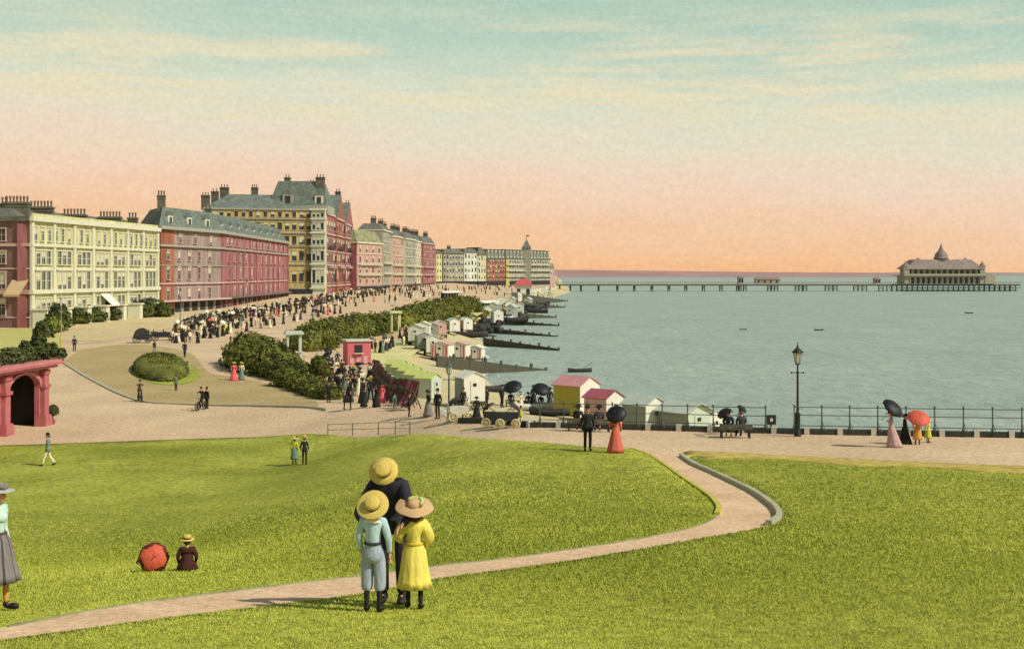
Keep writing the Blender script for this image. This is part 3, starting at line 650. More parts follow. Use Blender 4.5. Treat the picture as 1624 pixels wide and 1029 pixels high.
# --- the far hotels that close the view
def block(label, px0, px1, d0, d1, ze, zr, front, roof, bays, rows, trim, name='far_house', lines=(), z0=0):
    p0, p1 = at(px0, d0), at(px1, d1); hh = House(name, label, p0, 'pale hotels near the pier')
    t = V2(p1)-V2(p0); t.normalize(); n = Vector((t.y, -t.x)); q0, q1 = off2(p0, -n, 18), off2(p1, -n, 18)
    hh.wall([p0, p1, q1, q0], z0, ze, front); fl = (ze-6)/rows
    for k in range(rows): hh.windows(p0, p1, 6+fl*(k+.5), min(1.8, (V2(p1)-V2(p0)).length/bays*.42), fl*.6, bays, trim, far=True)
    hh.band(p0, p1, ze, .7, .6, M_LEAD)
    for z in lines: hh.balcony(p0, p1, z, 1.5, trim, 1.1)
    hh.mansard([p0, p1, q1, q0], ze+.7, zr, 2.2, roof)
    skin(hh, off2(p0, n, .01), off2(p1, n, .01), 2.5, 5.2, .12, M_DARK, 'ground_floor_openings')
    return hh, p0, p1, n, t
block('narrow pale yellow house just left of the grey far hotels', 692, 701, 775, 785, 22.5, 24.5, mat('pale_yellow', (.56,.53,.24), .9, .12, .3), M_LEAD, 2, 4, M_TRIM_W)
hh, p0, p1, n, t = block('grey far house with a plain parapet left of the pale blue one', 703, 735, 790, 800, 22.5, 25.5, M_GREYST, M_LEAD, 7, 4, M_TRIM_W)
hh.chimney(off2(lerp2(p0, p1, .5), -n, 5), 22, 27, 2.4, 1.3, 0, 4)
block('pale blue grey far house with tall windows', 736, 757, 800, 808, 23.5, 26, M_PALEBLUE, M_LEAD, 4, 4, M_TRIM_W)
block('cream yellow far house beside the red far hotel', 758, 771, 808, 812, 22, 27, mat('cream_yellow', (.58,.55,.36), .9, .12, .3), M_LEAD, 3, 4, M_TRIM_W)
hh, p0, p1, n, t = block('red and brown far hotel under a row of pointed dormers', 772, 801, 815, 835, 19.6, 26, M_RUST, M_SLATE, 7, 4, M_TRIM_P)
for k in range(5): hh.dormer(off2(lerp2(p0, p1, (k+.5)/5), n, .0), t, 20.5, 1.7, 4.6, M_LEAD, M_TRIM_W, 2.5)
hh, p0, p1, n, t = block('grey balconied far hotel with dormers and a flag turret at the pier end', 802, 872, 835, 885, 19.8, 26.2, M_GREYST, M_SLATE, 16, 4, M_TRIM_W, lines=(15.6, 11.6, 7.8))
for k in range(13):
    if k in (5, 6): continue
    hh.dormer(off2(lerp2(p0, p1, (k+.5)/13), n, .0), t, 20.7, 1.8, 4.4, M_LEAD, M_TRIM_W, 2.5)
tb = MB(); c = lerp2(p0, p1, .45); x, y = hh.L(off2(c, n, .2)); tb.box((x, y, 14), (6.4, 5, 27)); tb.build('turret', M_GREYST, hh.o)
tb = MB(); tb.lathe([(4.6, 27.5), (2.5, 30), (.4, 33.2), (.05, 33.3)], 4, 0, Matrix.Translation((x, y, 0)) @ Matrix.Rotation(PI/4, 4, 'Z'), smooth=False); tb.build('turret_roof', M_SLATE, hh.o)
tb = MB(); tb.tube((x, y, 33), (x, y, 36.5), .16, .1, 6); tb.box((x+.9, y, 35.7), (1.7, .06, .9)); tb.build('flagpole', M_STONE, hh.o)
yb = MB(); q = [lerp2(p0, p1, .0), off2(lerp2(p0, p1, 0), n, .3), off2(lerp2(p0, p1, .07), n, .3), lerp2(p0, p1, .07)]; yb.prism([hh.L(p) for p in q], 0, 19.7, 0, True, True); yb.build('end_bay', mat('moss_yellow', (.40,.40,.11), .9, .15, .4), hh.o)
lowd = House('low_house', 'low sloping roofed grey house at the pier end of the parade', at(873, 888), 'pale hotels near the pier')
p0, p1 = at(872.5, 889), at(880, 905); lowd.wall([p0, p1, off2(p1, (-.2,1), 14), off2(p0, (-.2,1), 14)], 0, 13.5, M_ROSE); lowd.hip([p0, p1, off2(p1, (-.2,1), 14), off2(p0, (-.2,1), 14)], 13.5, 17.5, .6, M_LEAD)
lowd.windows(p0, p1, 10, 1.2, 2.2, 2, M_TRIM_W, far=True)
# ------------------------------------------------------------------ pier
M_PIERW = mat('pier_paint', (.38,.345,.25), .85, .1, .3)
M_PIERD = mat('pier_iron', (.075,.085,.07), .85, .2, .3)
M_PIERR = mat('pier_roof', (.25,.20,.175), .85, .15, .1, .2, 1, fine=.15, fscale=.4)
M_IRON = mat('black_iron', (.022,.024,.022), .55, .2, 3)
PD = 1000.0
def pxx(px, d=PD): return (px-CX)/F*d
x0, x1 = pxx(872), pxx(1617)
pier = thing('pier', 'long low pleasure pier on thin iron piles crossing the sea to the right', 'pier', (x0, PD, 0))
mb = MB(); mb.box(((x1-x0)/2, 5, 1.7), (x1-x0, 14, .6)); mb.build('deck', M_PIERW, pier)
mb = MB(); mb.box(((x1-x0)/2, -1.6, .95), (x1-x0, .5, .9)); mb.build('girder', M_PIERD, pier)
mb = MB(); 
for zz in (2.75, 3.2): mb.tube((0, -1.8, zz), (x1-x0, -1.8, zz), .07, n=4)
for i in range(130): mb.tube(((x1-x0)*i/129, -1.8, 2), ((x1-x0)*i/129, -1.8, 3.2), .06, n=4)
mb.build('parapet_rail', M_PIERD, pier)
pile = MB()
for yy in (-1, 11): pile.tube((0, yy, -7), (0, yy, 1.4), .42, .42, 6)
pile.tube((0, -1, -3.4), (0, 11, 1.2), .16, n=4); pile.tube((0, 11, -3.4), (0, -1, 1.2), .16, n=4)
pme = pile.mesh('trestle', M_PIERD)
tr = [888, 905, 922, 950, 980, 1007, 1035, 1062, 1089, 1117, 1145, 1172, 1175, 1183, 1222, 1228, 1233, 1266, 1272, 1279, 1314, 1320, 1327, 1360, 1367, 1374, 1400] + list(np.arange(1413, 1616, 8.2))
for px in tr: link('trestle', pme, pier, (pxx(px)-x0, 0, 0))
mb = MB(); mb.box((pxx(1524)-x0, 8, -3.3), (pxx(1612)-pxx(1432), 16, .5)); mb.box((pxx(1524)-x0, 3, -1.2), (pxx(1614)-pxx(1425), 8, .4)); mb.build('landing_stage', M_PIERD, pier)
pv = thing('pier_pavilion', 'pier pavilion with two arcaded tiers, hipped roof and onion dome', 'pavilion', (pxx(1496), PD+8, 2.0))
wid = pxx(1560)-pxx(1433)
def gallery(z, hgt, w, n, depth, name, m=M_PIERW):
    mb = MB(); mb.box((0, 0, z+hgt/2), (w-2, depth-3, hgt)); mb.build(name+'_wall', m, pv)
    for i in range(n+1):
        c = MB(); x = -w/2+w*i/n; c.tube((x, -depth/2, z), (x, -depth/2, z+hgt), .22, n=6)
        if i < n:
            for k in range(8):
                a0, a1 = PI*k/8, PI*(k+1)/8; r = w/n/2; xc = x+r
                p = [(xc-r*math.cos(a0), z+hgt-1.6+1.3*math.sin(a0)), (xc-r*math.cos(a1), z+hgt-1.6+1.3*math.sin(a1))]
                c.add([(p[0][0], -depth/2, p[0][1]), (p[1][0], -depth/2, p[1][1]), (p[1][0], -depth/2, z+hgt), (p[0][0], -depth/2, z+hgt)], [(0,1,2,3)])
        c.build('arch', m, pv)
        if i < n:
            d = MB(); d.box((x+w/n/2, -depth/2+1.42, z+hgt*.42), (w/n*.55, .2, hgt*.75)); d.build('window', M_GLASS, pv)
gallery(0, 6.2, wid, 15, 26, 'lower'); gallery(7.0, 4.6, wid-4, 13, 24, 'upper')
mb = MB(); mb.box((0, 0, 6.6), (wid+2.5, 29, .7)); mb.box((0, -14.3, 7.4), (wid+2, .15, 1.0)); mb.build('balcony', M_PIERW, pv)
mb = MB(); a, b, zz, zt = wid/2-.5, 13, 11.6, 19.2
mb.add([(-a,-b,zz),(a,-b,zz),(a,b,zz),(-a,b,zz),(-a+9,-b+6,zt),(a-9,-b+6,zt),(a-9,b-6,zt),(-a+9,b-6,zt)], [(0,1,5,4),(1,2,6,5),(2,3,7,6),(3,0,4,7),(4,5,6,7),(3,2,1,0)]); mb.build('roof', M_PIERR, pv)
mb = MB(); mb.add([(wid/2-.5,-12,9.5),(wid/2+8,-12,6.2),(wid/2+8,12,6.2),(wid/2-.5,12,9.5),(wid/2-.5,-12,0),(wid/2+8,-12,0),(wid/2+8,12,0),(wid/2-.5,12,0)], [(0,1,2,3),(4,5,1,0),(5,6,2,1),(6,7,3,2)]); mb.build('end_wing', M_PIERW, pv)
for sx in (-1, 1):
    mb = MB(); mb.box((sx*(wid/2-1.5)*(1 if sx < 0 else .98), -10, 7), (4, 5, 13.5)); mb.lathe([(3.2,13.7),(2.2,15),(.3,17.6),(.06,18.8)], 8, 1, Matrix.Translation((sx*(wid/2-1.5), -10, 0))); mb.build('corner_turret', [M_PIERW, M_PIERR], pv)
for sx in (-.66, .66):
    mb = MB(); mb.box((sx*wid/2*.9, -4, 18.6), (2.6, 3, 1.5)); mb.lathe([(2,19.3),(.05,21)], 4, 1, Matrix.Translation((sx*wid/2*.9, -4, 0))); mb.build('roof_vent', [M_PIERW, M_PIERR], pv)
mb = MB(); mb.lathe([(5.6,18.2),(5.6,20.0),(6.0,20.1),(6.0,20.6),(5.2,20.7),(5.2,21.8),(4.7,23.4),(3.6,25),(2.3,26.4),(1.5,28),(.8,29.6),(.3,31.4),(.03,33)], 14, 0, Matrix.Translation((0, -3, 0))); mb.build('dome', M_PIERR, pv)
def pier_kiosk(px0, px1, h, label):
    k = thing('pier_kiosk', label, 'kiosk', (pxx((px0+px1)/2), PD+5, 2.0), 0, 'kiosks on the pier'); w = pxx(px1)-pxx(px0)
    mb = MB(); mb.box((0,0,h/2), (w, 6, h)); mb.build('wall', M_PIERW, k)
    mb = MB(); mb.add([(-w/2-.6,-3.6,h),(w/2+.6,-3.6,h),(w/2+.6,3.6,h),(-w/2-.6,3.6,h),(-w/2+1.2,0,h+1.8),(w/2-1.2,0,h+1.8)], [(0,1,5,4),(1,2,5),(2,3,4,5),(3,0,4)]); mb.build('roof', M_PIERR, k)
    for i in range(max(2, int(w/4))):
        mb = MB(); mb.box((-w/2+(i+.5)*w/max(2, int(w/4)), -3.02, h*.5), (1.5, .1, h*.55)); mb.build('window', M_GLASS, k)
pier_kiosk(1199, 1238, 3.4, 'long low shelter roofed along the middle of the pier')
pier_kiosk(1172, 1180, 4.8, 'small tall kiosk at the left end of the long pier shelter')
pier_kiosk(1389, 1398, 3.6, 'small kiosk alone on the pier left of the pavilion')

# kiosk with the red roof at the root of the pier
p = hit(830, 470); lk = thing('seaside_kiosk', 'square white kiosk with a red pyramid roof at the near end of the pier', 'kiosk', (at(830, 600)[0], 600, 0))
zb = zat(471, 600); mb = MB(); mb.box((0,0,zb+1.5), (8, 8, 8.2)); mb.build('wall', M_AWN_W, lk)
mb = MB(); zt = zb+5.6; mb.add([(-4.9,-4.9,zt),(4.9,-4.9,zt),(4.9,4.9,zt),(-4.9,4.9,zt),(-1.5,0,zt+3.2),(1.5,0,zt+3.2)], [(0,1,5,4),(1,2,5),(2,3,4,5),(3,0,4),(3,2,1,0)]); mb.build('roof', mat('red_roof', (.48,.10,.09), .85, .15, .3), lk)
for sx in (-2.2, 2.2):
    mb = MB(); mb.box((sx, -4.05, zb+2.6), (1.6, .12, 2.6)); mb.build('window', M_GLASS, lk)

# ------------------------------------------------------------------ bathing machines and huts
M_PINKR = mat('pink_roof', (.52,.24,.235), .85, .12, 1.2, .2, 6); M_HYEL = mat('ochre_boards', (.50,.40,.07), .85, .15, 2, .3, 8, stretch=(6,6,.3))
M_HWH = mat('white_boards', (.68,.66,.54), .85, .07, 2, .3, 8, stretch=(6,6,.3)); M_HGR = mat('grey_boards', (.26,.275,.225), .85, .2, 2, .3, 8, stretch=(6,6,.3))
M_HPINK = mat('pink_boards', (.55,.34,.29), .85, .12, 2, .3, 8, stretch=(6,6,.3)); M_HGN = mat('pale_green_boards', (.40,.50,.30), .85, .12, 2, .3, 8, stretch=(6,6,.3))
M_HMINT = mat('mint_boards', (.48,.54,.42), .85, .1, 2, .3, 8, stretch=(6,6,.3)); M_STR = mat('rose_stripe', (.50,.13,.14), .85, .15, 2); M_WOOD = mat('weathered_wood', (.085,.080,.055), .95, .3, 1.5, .5, 6, stretch=(4,4,.6))
M_PALEROOF = mat('pale_canvas_roof', (.45,.50,.41), .9, .12, 1)
def hut(label, px, py, rz, w, l, hh, side, front, roof, rise=.8, wheels=True, stripes=None, d=None, group='bathing machines on the beach', name='bathing_machine', over=.18):
    p = hit(px, py) if d is None else Vector((*at(px, d), 0))
    z = zg(p.x, p.y); r = thing(name, label, 'bathing hut', (p.x, p.y, z), rz, group); f = .75 if wheels else .05
    pent = [(-w/2,f),(w/2,f),(w/2,hh),(0,hh+rise),(-w/2,hh)]
    def slab(y0, y1, sc=1.):
        mb = MB(); vs = [(x*sc, y0, zz) for x, zz in pent]+[(x*sc, y1, zz) for x, zz in pent]
        return mb.add(vs, [(0,1,2,3,4),(9,8,7,6,5)]+[(i, 5+i, 5+(i+1)%5, (i+1)%5) for i in range(5)])
    slab(-l/2, l/2).build('body', side, r); slab(-l/2-.06, -l/2+.01, .996).build('gable', front, r)
    mb = MB(); o = over; T = .07; k = rise/(w/2)
    for s in (-1, 1):
        q = [(s*(w/2+o), -l/2-o, hh-o*k), (0, -l/2-o, hh+rise), (0, l/2+o, hh+rise), (s*(w/2+o), l/2+o, hh-o*k)]
        v = [(a, b, c+.02) for a, b, c in q] + [(a, b, c+T+.02) for a, b, c in q]
        mb.add(v, [(0,1,2,3),(7,6,5,4),(0,4,5,1),(1,5,6,2),(2,6,7,3),(3,7,4,0)])
    mb.build('roof', roof, r)
    mb = MB(); mb.box((0,-l/2-.09,f+(hh-f)*.45), (w*.36,.05,(hh-f)*.82)); dd = mb.build('door', front if not stripes else side, r)
    mb = MB(); mb.box((0,-l/2-.12,f+(hh-f)*.7), (w*.16,.04,.3)); mb.build('vent', M_DARK, dd)
    if stripes:
        n = 5
        for i in range(n):
            mb = MB(); mb.box((-w/2+(i+.5)*w/n, -l/2-.075, f+(hh-f)*.45), (w/n*.5, .05, (hh-f)*.9)); mb.build('stripe_panel', stripes, r)
    if wheels:
        for sx in (-1, 1):
            for sy in (-1, 1):
                mb = MB(); R0 = .5; M = Matrix.Translation((sx*(w/2+.06), sy*l*.3, R0)) @ Matrix.Rotation(PI/2, 4, 'Y')
                mb.lathe([(R0-.09,-.05),(R0,-.05),(R0,.05),(R0-.09,.05),(R0-.09,-.05)], 18, 0, M)
                for q in range(8):
                    a = 2*PI*q/8; mb.tube(M @ Vector((0,0,0)), M @ Vector((math.cos(a)*(R0-.05), math.sin(a)*(R0-.05), 0)), .03, n=4)
                mb.tube(M @ Vector((0,0,-.08)), M @ Vector((0,0,.08)), .1, n=8); mb.build('wheel', M_WOOD, r)
        mb = MB(); mb.box((0,0,.66), (w*.9, l+.5, .16)); mb.build('chassis', M_WOOD, r)
        mb = MB()
        for i in range(3): mb.box((0, -l/2-.3-.25*i, f-.12-.22*i), (.9, .25, .06))
        mb.build('steps', M_WOOD, r)
    return r
hut('ochre bathing hut with pink roof and white gable, tallest on the beach', 914, 659, R(50), 3.0, 3.0, 2.85, M_HYEL, M_HWH, M_PINKR, .75, False, d=116)
hut('small bathing hut with pink boards, crimson roof and white gable', 957, 668, R(48), 2.4, 2.4, 2.3, M_HPINK, M_HWH, mat('crimson_roof', (.34,.09,.11), .8, .12, 1.2), .6, False, d=110)
hut('grey green bathing hut with a pale curved front beside the pink one', 1021, 682, R(42), 2.5, 2.6, 2.35, M_HGR, M_HWH, M_PALEROOF, .65, False, d=105)
hut('low grey bathing hut with wide pale sagging roof and white end', 1086, 686, R(38), 2.7, 3.0, 2.3, M_HGR, M_HMINT, M_PALEROOF, .6, False, over=.4, d=103)
hut('small grey white bathing hut at the right end of the row behind the railing', 1122, 690, R(34), 1.7, 2.0, 1.9, M_HGR, M_HWH, M_PALEROOF, .4, False, d=104)
hut('narrow white bathing machine with shade painted grey on its side behind the street lamp', 745, 648, R(26), 2.1, 2.0, 2.9, M_HGR, M_HWH, M_HWH, .5, True)  # grey boards put the shade on the white machine's side into its colour
hut('striped red and white bathing machine, left of the three by the water', 702, 574, R(-14), 2.6, 3, 2.6, M_HWH, M_HWH, M_HPINK, .35, True, M_STR)
hut('striped red and white bathing machine, middle of the three by the water', 729, 574, R(-12), 2.6, 3, 2.7, M_HWH, M_HWH, M_HPINK, .35, True, M_STR)
hut('striped red and white bathing machine nearest the waterline', 756, 576, R(-10), 2.1, 3, 2.4, M_HWH, M_HWH, M_HWH, .35, True, M_STR)
hut('grey bathing machine with white door behind the striped ones', 685, 566, R(10), 2.0, 2.6, 2.9, M_HGR, M_HWH, M_HWH, .4)
hut('dark grey bathing machine at the landward end of the striped row', 670, 562, R(14), 2.0, 2.6, 3.0, M_HGR, M_HGR, M_HWH, .4)
row = [(629,601),(640,607),(651,613),(662,620)]
for i, (a, b) in enumerate(row): hut('pale green beach hut in the leaning row behind the stacked deck chairs', a, b, R(62), 1.5, 2.0, 1.7, M_HGN, M_HGN, mat('yellow_green_roof', (.50,.55,.16), .85, .12, 1), .4, False, group='pale green beach huts', name='beach_hut')
hut('mint beach hut nearest the lamp at the end of the green row', 679, 632, R(58), 1.6, 1.8, 2.0, M_HMINT, M_HMINT, mat('yellow_green_roof', (0,0,0)), .4, False, group='pale green beach huts', name='beach_hut')
for i, (a, b, m1, m2) in enumerate([(661,548,M_HGR,M_HWH),(672,545,M_HWH,M_HWH),(684,541,M_HGR,M_HGR),(697,537,M_HWH,M_HPINK),(718,531,M_HGR,M_HWH),(738,528,M_HPINK,M_HWH)]):
    hut('weathered bathing machine in the second row behind the striped machines', a, b, R(-8+7*i), 2.2, 2.8, 2.9, m1, m2, M_HWH if i%2 else M_PALEROOF, .45, True, group='second row of bathing machines')
# huts, small and grey, far along the beach
for i, (a, b) in enumerate([(812,505),(824,500),(806,496),(838,488),(858,480),(846,478),(872,474),(868,470),(772,508),(784,500),(796,488),(822,478),(836,472),(862,466),(788,515),(812,488)]):
    hut('small weathered bathing hut far along the beach below the parade', a, b, R(-20+i*17%50), 2.6, 3, 3.4, M_HMINT if i%3 else M_HGR, M_HWH, M_HPINK if i == 1 else M_PALEROOF, .8, False, group='far bathing huts')
# pink kiosk
p = hit(566, 578); z = zg(p.x, p.y); k = thing('refreshment_kiosk', 'bright rose pink flat roofed kiosk with a dark hatch among the crowd', 'kiosk', (p.x, p.y, z), R(20))
M_ROSEK = mat('rose_pink_boards', (.55,.13,.15), .85, .1, 1.5, .2, 6, stretch=(5,5,.3))
mb = MB(); mb.box((0,0,1.45), (2.9, 2.6, 2.9)); mb.build('wall', M_ROSEK, k)
mb = MB(); mb.box((0,0,3.0), (3.3, 3.0, .2)); mb.build('roof', M_HMINT, k)
mb = MB(); mb.box((-.1,-1.32,2.0), (.95, .1, .95)); mb.build('hatch', M_DARK, k)
mb = MB(); mb.box((-.1,-1.55,1.45), (1.2, .5, .07)); mb.build('counter', M_HWH, k)
for sx in (-.95, -.1, .75):
    mb = MB(); mb.box((sx,-1.33,.65), (.5, .08, .9)); mb.build('panel', M_HPINK, k)

# ------------------------------------------------------------------ groynes and boats
def groyne(px0, py0, px1, py1, h0, h1, label):
    a, b = hit(px0, py0), None
    d1 = (HC-SEA_Z)*F/(py1-HY); b = Vector((*at(px1, d1), SEA_Z)); a = Vector((a.x, a.y, 0))
    g = thing('groyne', label, 'groyne', (a.x, a.y, 0), 0, 'timber groynes running into the sea'); v = b-a; L_ = v.xy.length; rz = math.atan2(v.y, v.x)
    za = zg(a.x, a.y); mb = MB(); n = (-math.sin(rz)*.1, math.cos(rz)*.1)
    vs = []
    for s in (-1, 1):
        for (q, zt) in ((Vector((0,0)), za+h0), (v.xy, SEA_Z+h1)): vs += [(q.x+n[0]*s, q.y+n[1]*s, -5.2), (q.x+n[0]*s, q.y+n[1]*s, zt)]
    mb.add(vs, [(0,2,3,1),(4,5,7,6),(1,3,7,5),(0,1,5,4),(2,6,7,3)]); mb.build('planking', M_WOOD, g)
    m = max(5, min(18, int(L_/2.2)))
    pm = MB(); pm.box((0,0,0), (.3,.3,3.4)); me = pm.mesh('post', M_WOOD)
    for i in range(m):
        t = i/(m-1); zt = (za+h0)*(1-t)+(SEA_Z+h1)*t; link('post', me, g, (v.x*t, v.y*t, zt-1.35+.25*math.sin(i*2.3)), rz)
groyne(694, 582, 866, 587, 1.5, .15, 'dark timber groyne nearest the white bathing machine')
groyne(768, 549, 886, 556, 1.6, .35, 'dark timber groyne just beyond the striped bathing machines')
groyne(762, 528, 884, 534, 1.5, .2, 'third timber groyne along the beach')
groyne(770, 513, 886, 517, 1.5, .3, 'fourth timber groyne along the beach, beside the dark boats')
groyne(778, 500, 882, 504, 1.5, .4, 'fifth timber groyne along the beach')
groyne(808, 484, 896, 488, 1.8, .4, 'timber groyne below the red roofed kiosk')
groyne(812, 476, 900, 478, 1.8, .4, 'farthest timber groyne, close to the pier root')
def boat_mesh(l=4.6, w=1.6, h=.75):
    mb = MB(); n = 11; prof = []
    for i in range(n):
        t = i/(n-1); x = (t-.5)*l; hw = w/2*math.sin(PI*min(1, (t*.85+.15)))**.55 if t < 1 else .02; hw = max(.03, hw if i < n-1 else .03); sh = h*(1+.35*(2*t-1)**2)
        prof.append([(x,-hw,sh),(x,-hw*.75,sh*.4),(x,0,0.02+.12*max(0, 2*t-1)**2),(x,hw*.75,sh*.4),(x,hw,sh)])
    vs = [p for r in prof for p in r]; fs = []
    for i in range(n-1):
        for k in range(4): fs.append((i*5+k, i*5+k+1, i*5+6+k, i*5+5+k))
    fs.append((0,1,2,3,4)); mb.add(vs, fs, 0, True)
    return mb
def boat(label, px, py, rz, m, sea=False, sc=1., tilt=0, group='rowing boats on the beach'):
    if sea: d = (HC-SEA_Z)*F/(py-HY); p = Vector((*at(px, d), SEA_Z-.12))
    else: p = hit(px, py)
    b = thing('rowing_boat', label, 'boat', p, rz, group); b.scale = (sc,)*3; b.rotation_euler[0] = tilt
    o = boat_mesh().build('hull', m, b); sm = o.modifiers.new('thick', 'SOLIDIFY'); sm.thickness = .06
    for x in (-1.1, 0, 1.1):
        mb = MB(); mb.box((x,0,.5), (.25,1.35,.05)); mb.build('thwart', M_WOOD, b)
    return b
M_BOATD = mat('tarred_boat', (.04,.04,.035), .7, .2, 2); M_BOATW = mat('white_boat', (.6,.58,.5), .7, .1, 2)
for i, (a, b) in enumerate([(784,507),(797,508),(792,517),(778,520),(800,497),(818,511),(832,494),(788,528),(822,484),(845,489),(756,522),(768,525),(764,516),(812,502),(852,497),(860,484),(838,480),(772,530),(752,530),(748,536),(780,512),(806,507),(826,499),(818,490),(842,494),(856,490),(868,486),(834,474),(850,472)]):
    boat('dark tarred rowing boat drawn up on the far beach', a, b, R(20+37*i), M_BOATD if i%4 else M_BOATW and M_BOATD, sc=1.5, tilt=R(8*(-1)**i), group='tarred boats on the far beach')
boat('pale rowing boat drawn up between the dark boats and the groyne', 806, 509, R(60), M_BOATW, sc=1.4)
boat('pale rowing boat on the near beach beside the umbrella sitters', 846, 652, R(15), M_BOATW, sc=.8, group='boats on the near beach')
boat('dark rowing boat on the near beach in front of the ochre hut', 872, 660, R(-20), M_BOATD, sc=.8, group='boats on the near beach')
boat('dark rowing boat behind the white bathing machine', 786, 622, R(40), M_BOATD, sc=.9, group='boats on the near beach')
bt = boat('small dark rowing boat afloat behind the ochre bathing hut', 920, 590, R(8), M_BOATD, True, .75, group='boats afloat')
mb = MB(); mb.tube((.3,.2,.6),(2.6,1.3,1.9), .04, n=5); mb.build('oar', M_WOOD, bt)
boat('tiny boat afloat on the open sea left of the street lamp', 1179, 523, R(20), M_BOATD, True, .42, group='boats afloat')
boat('tiny boat afloat on the open sea right of the street lamp', 1299, 524, R(10), M_BOATD, True, .5, group='boats afloat')
boat('tiny boat afloat off the pier pavilion near the right edge', 1537, 497, R(-8), M_BOATD, True, .6, group='boats afloat')

# ------------------------------------------------------------------ promenade railing, plinth, lamps
M_RAIL = mat('grey_iron', (.085,.10,.085), .6, .2, 2)
prom = [V2(p) for p in [(36,57.1),(23.6,57.6),(13.7,59.7),(1,63.8),(-2.9,70.5)]]
def walk_line(line, s):
    for a, b in zip(line[:-1], line[1:]):
        l = (b-a).length
        if s <= l: return a+(b-a)*s/l, (b-a).normalized()
        s -= l
    return line[-1], (line[-1]-line[-2]).normalized()
TOT = sum((b-a).length for a, b in zip(prom[:-1], prom[1:]))
def railing(name, label, s0, s1, step, hgt, rails, group='railings'):
    p, t = walk_line(prom, s0); r = thing(name, label, 'railing', (p.x, p.y, 0), 0, group); o = p
    n = int((s1-s0)/step); pts = []
    pm = MB(); pm.tube((0,0,0),(0,0,hgt), .035, .03, 8); pm.ball((0,0,hgt+.03), .055, 0, 8, 5); pm.lathe([(.06,0),(.07,.12),(.045,.2)], 8); pm.tube((0,0,.45),(.16,-.3,.0), .02, n=5); me = pm.mesh('post', M_RAIL)
    for i in range(n+1):
        p, t = walk_line(prom, s0+step*i); z = zg(p.x, p.y)+.2; pts.append(Vector((p.x-o.x, p.y-o.y, z))); link('post', me, r, pts[-1], math.atan2(t.y, t.x)+PI)
    for hz in rails:
        mb = MB(); mb.path([q+Vector((0,0,hz)) for q in pts], .022, 6); mb.build('rail', M_RAIL, r)
railing('railing', 'iron three bar railing along the promenade right of the tall street lamp', 0, 23.6, 1.27, 1.12, (1.08, .7, .2))
railing('railing', 'two bar railing along the promenade left of the tall street lamp', 24.2, 35.8, 1.25, 1.05, (1.02, .62, .2))
pl = ribbon('plinth_wall', prom, .32, .26, M_STONE, off=0); tag(pl, 'low dark stone kerb wall under the promenade railing', 'low wall')
for i in range(24):
    p, t = walk_line(prom, 1.0+i*1.52); mb = MB(); mb.box((0,0,.15), (.24,.40,.36)); o = mb.build('plinth_block', M_PALE, None, (p.x, p.y, zg(p.x, p.y)), math.atan2(t.y, t.x)); tag(o, 'pale stone block let into the dark kerb wall under the railing', 'stone block', 'pale blocks in the kerb wall')
lr = None
def lawn_rail():
    pts = [hit(x, y, zland) for x, y in ((520,692),(559,691),(600,690),(627,690),(650,691))]
    r = thing('lawn_railing', 'short thin wire railing standing on the lawn edge in the middle', 'railing', pts[0]); o = pts[0]
    for q in pts:
        mb = MB(); mb.tube((0,0,-.1),(0,0,.78), .028, n=6); mb.build('post', M_RAIL, r, q-o)
    for hz in (.75, .4):
        mb = MB(); mb.path([q-o+Vector((0,0,hz)) for q in pts], .016, 5); mb.build('rail', M_RAIL, r)
lawn_rail()
M_LGLASS = mat('lantern_glass', (.52,.54,.42), .2, .1, 3)
def street_lamp(label, px, py, hgt, m_low, m_up, group='street lamps', d=None, bar=True, loc=None):
    p = hit(px, py) if d is None else Vector((*at(px, d), 0)); p.z = zg(p.x, p.y)
    r = thing('street_lamp', label, 'street lamp', p, 0, group); k = hgt/4.35
    mb = MB(); mb.lathe([(.17,0),(.17,.15),(.13,.22),(.12,1.0*k),(.14,1.04*k),(.075,1.12*k),(.065,1.3*k)], 12, 0, close=True); mb.build('base', m_low, r)
    mb = MB(); mb.lathe([(.06,1.25*k),(.045,2.9*k),(.07,2.95*k),(.04,3.05*k),(.035,3.35*k)], 10); mb.build('pole', m_up, r)
    if bar:
        mb = MB(); mb.tube((-.27,0,2.95*k),(.27,0,2.95*k), .022, n=6)
        for s in (-1,1): mb.ball((s*.28,0,2.95*k), .045, 0, 8, 6)
        mb.build('ladder_bar', m_up, r)
    mb = MB(); mb.lathe([(.1,3.36*k),(.2,3.88*k)], 6, 0, smooth=False); lt = mb.build('lantern', M_LGLASS, r)
    mb = MB()
    for i in range(6):
        a = 2*PI*i/6; mb.tube((.105*math.cos(a), .105*math.sin(a), 3.34*k), (.205*math.cos(a), .205*math.sin(a), 3.9*k), .014, n=4)
    mb.lathe([(.05,3.3*k),(.12,3.34*k),(.12,3.37*k)], 8); mb.build('frame', m_up, lt)
    mb = MB(); mb.lathe([(.25,3.87*k),(.24,3.92*k),(.13,4.06*k),(.06,4.1*k),(.06,4.18*k),(.025,4.22*k),(.02,4.35*k),(.002,4.38*k)], 10)
    for i in range(6): a = 2*PI*i/6; mb.ball((.25*math.cos(a), .25*math.sin(a), 3.92*k), .03, 0, 6, 4)
    mb.build('cap', m_up, r)
    return r
street_lamp('tall dark iron street lamp with ladder bar standing against the sea by the railing', 1265, 692, 4.35, M_IRON, M_IRON)
street_lamp('street lamp with pale lower post beside the prams near the bathing machines', 712, 669, 3.55, mat('white_post', (.6,.58,.48), .8, .1, 3), M_RAIL)
street_lamp('slim dark street lamp in front of the pinkish grey hotel end', 286, 532, 8.2, M_RAIL, M_RAIL)
street_lamp('slim grey street lamp standing in the crowd above the round hedge', 392, 512, 9.2, M_PIERW, M_RAIL)
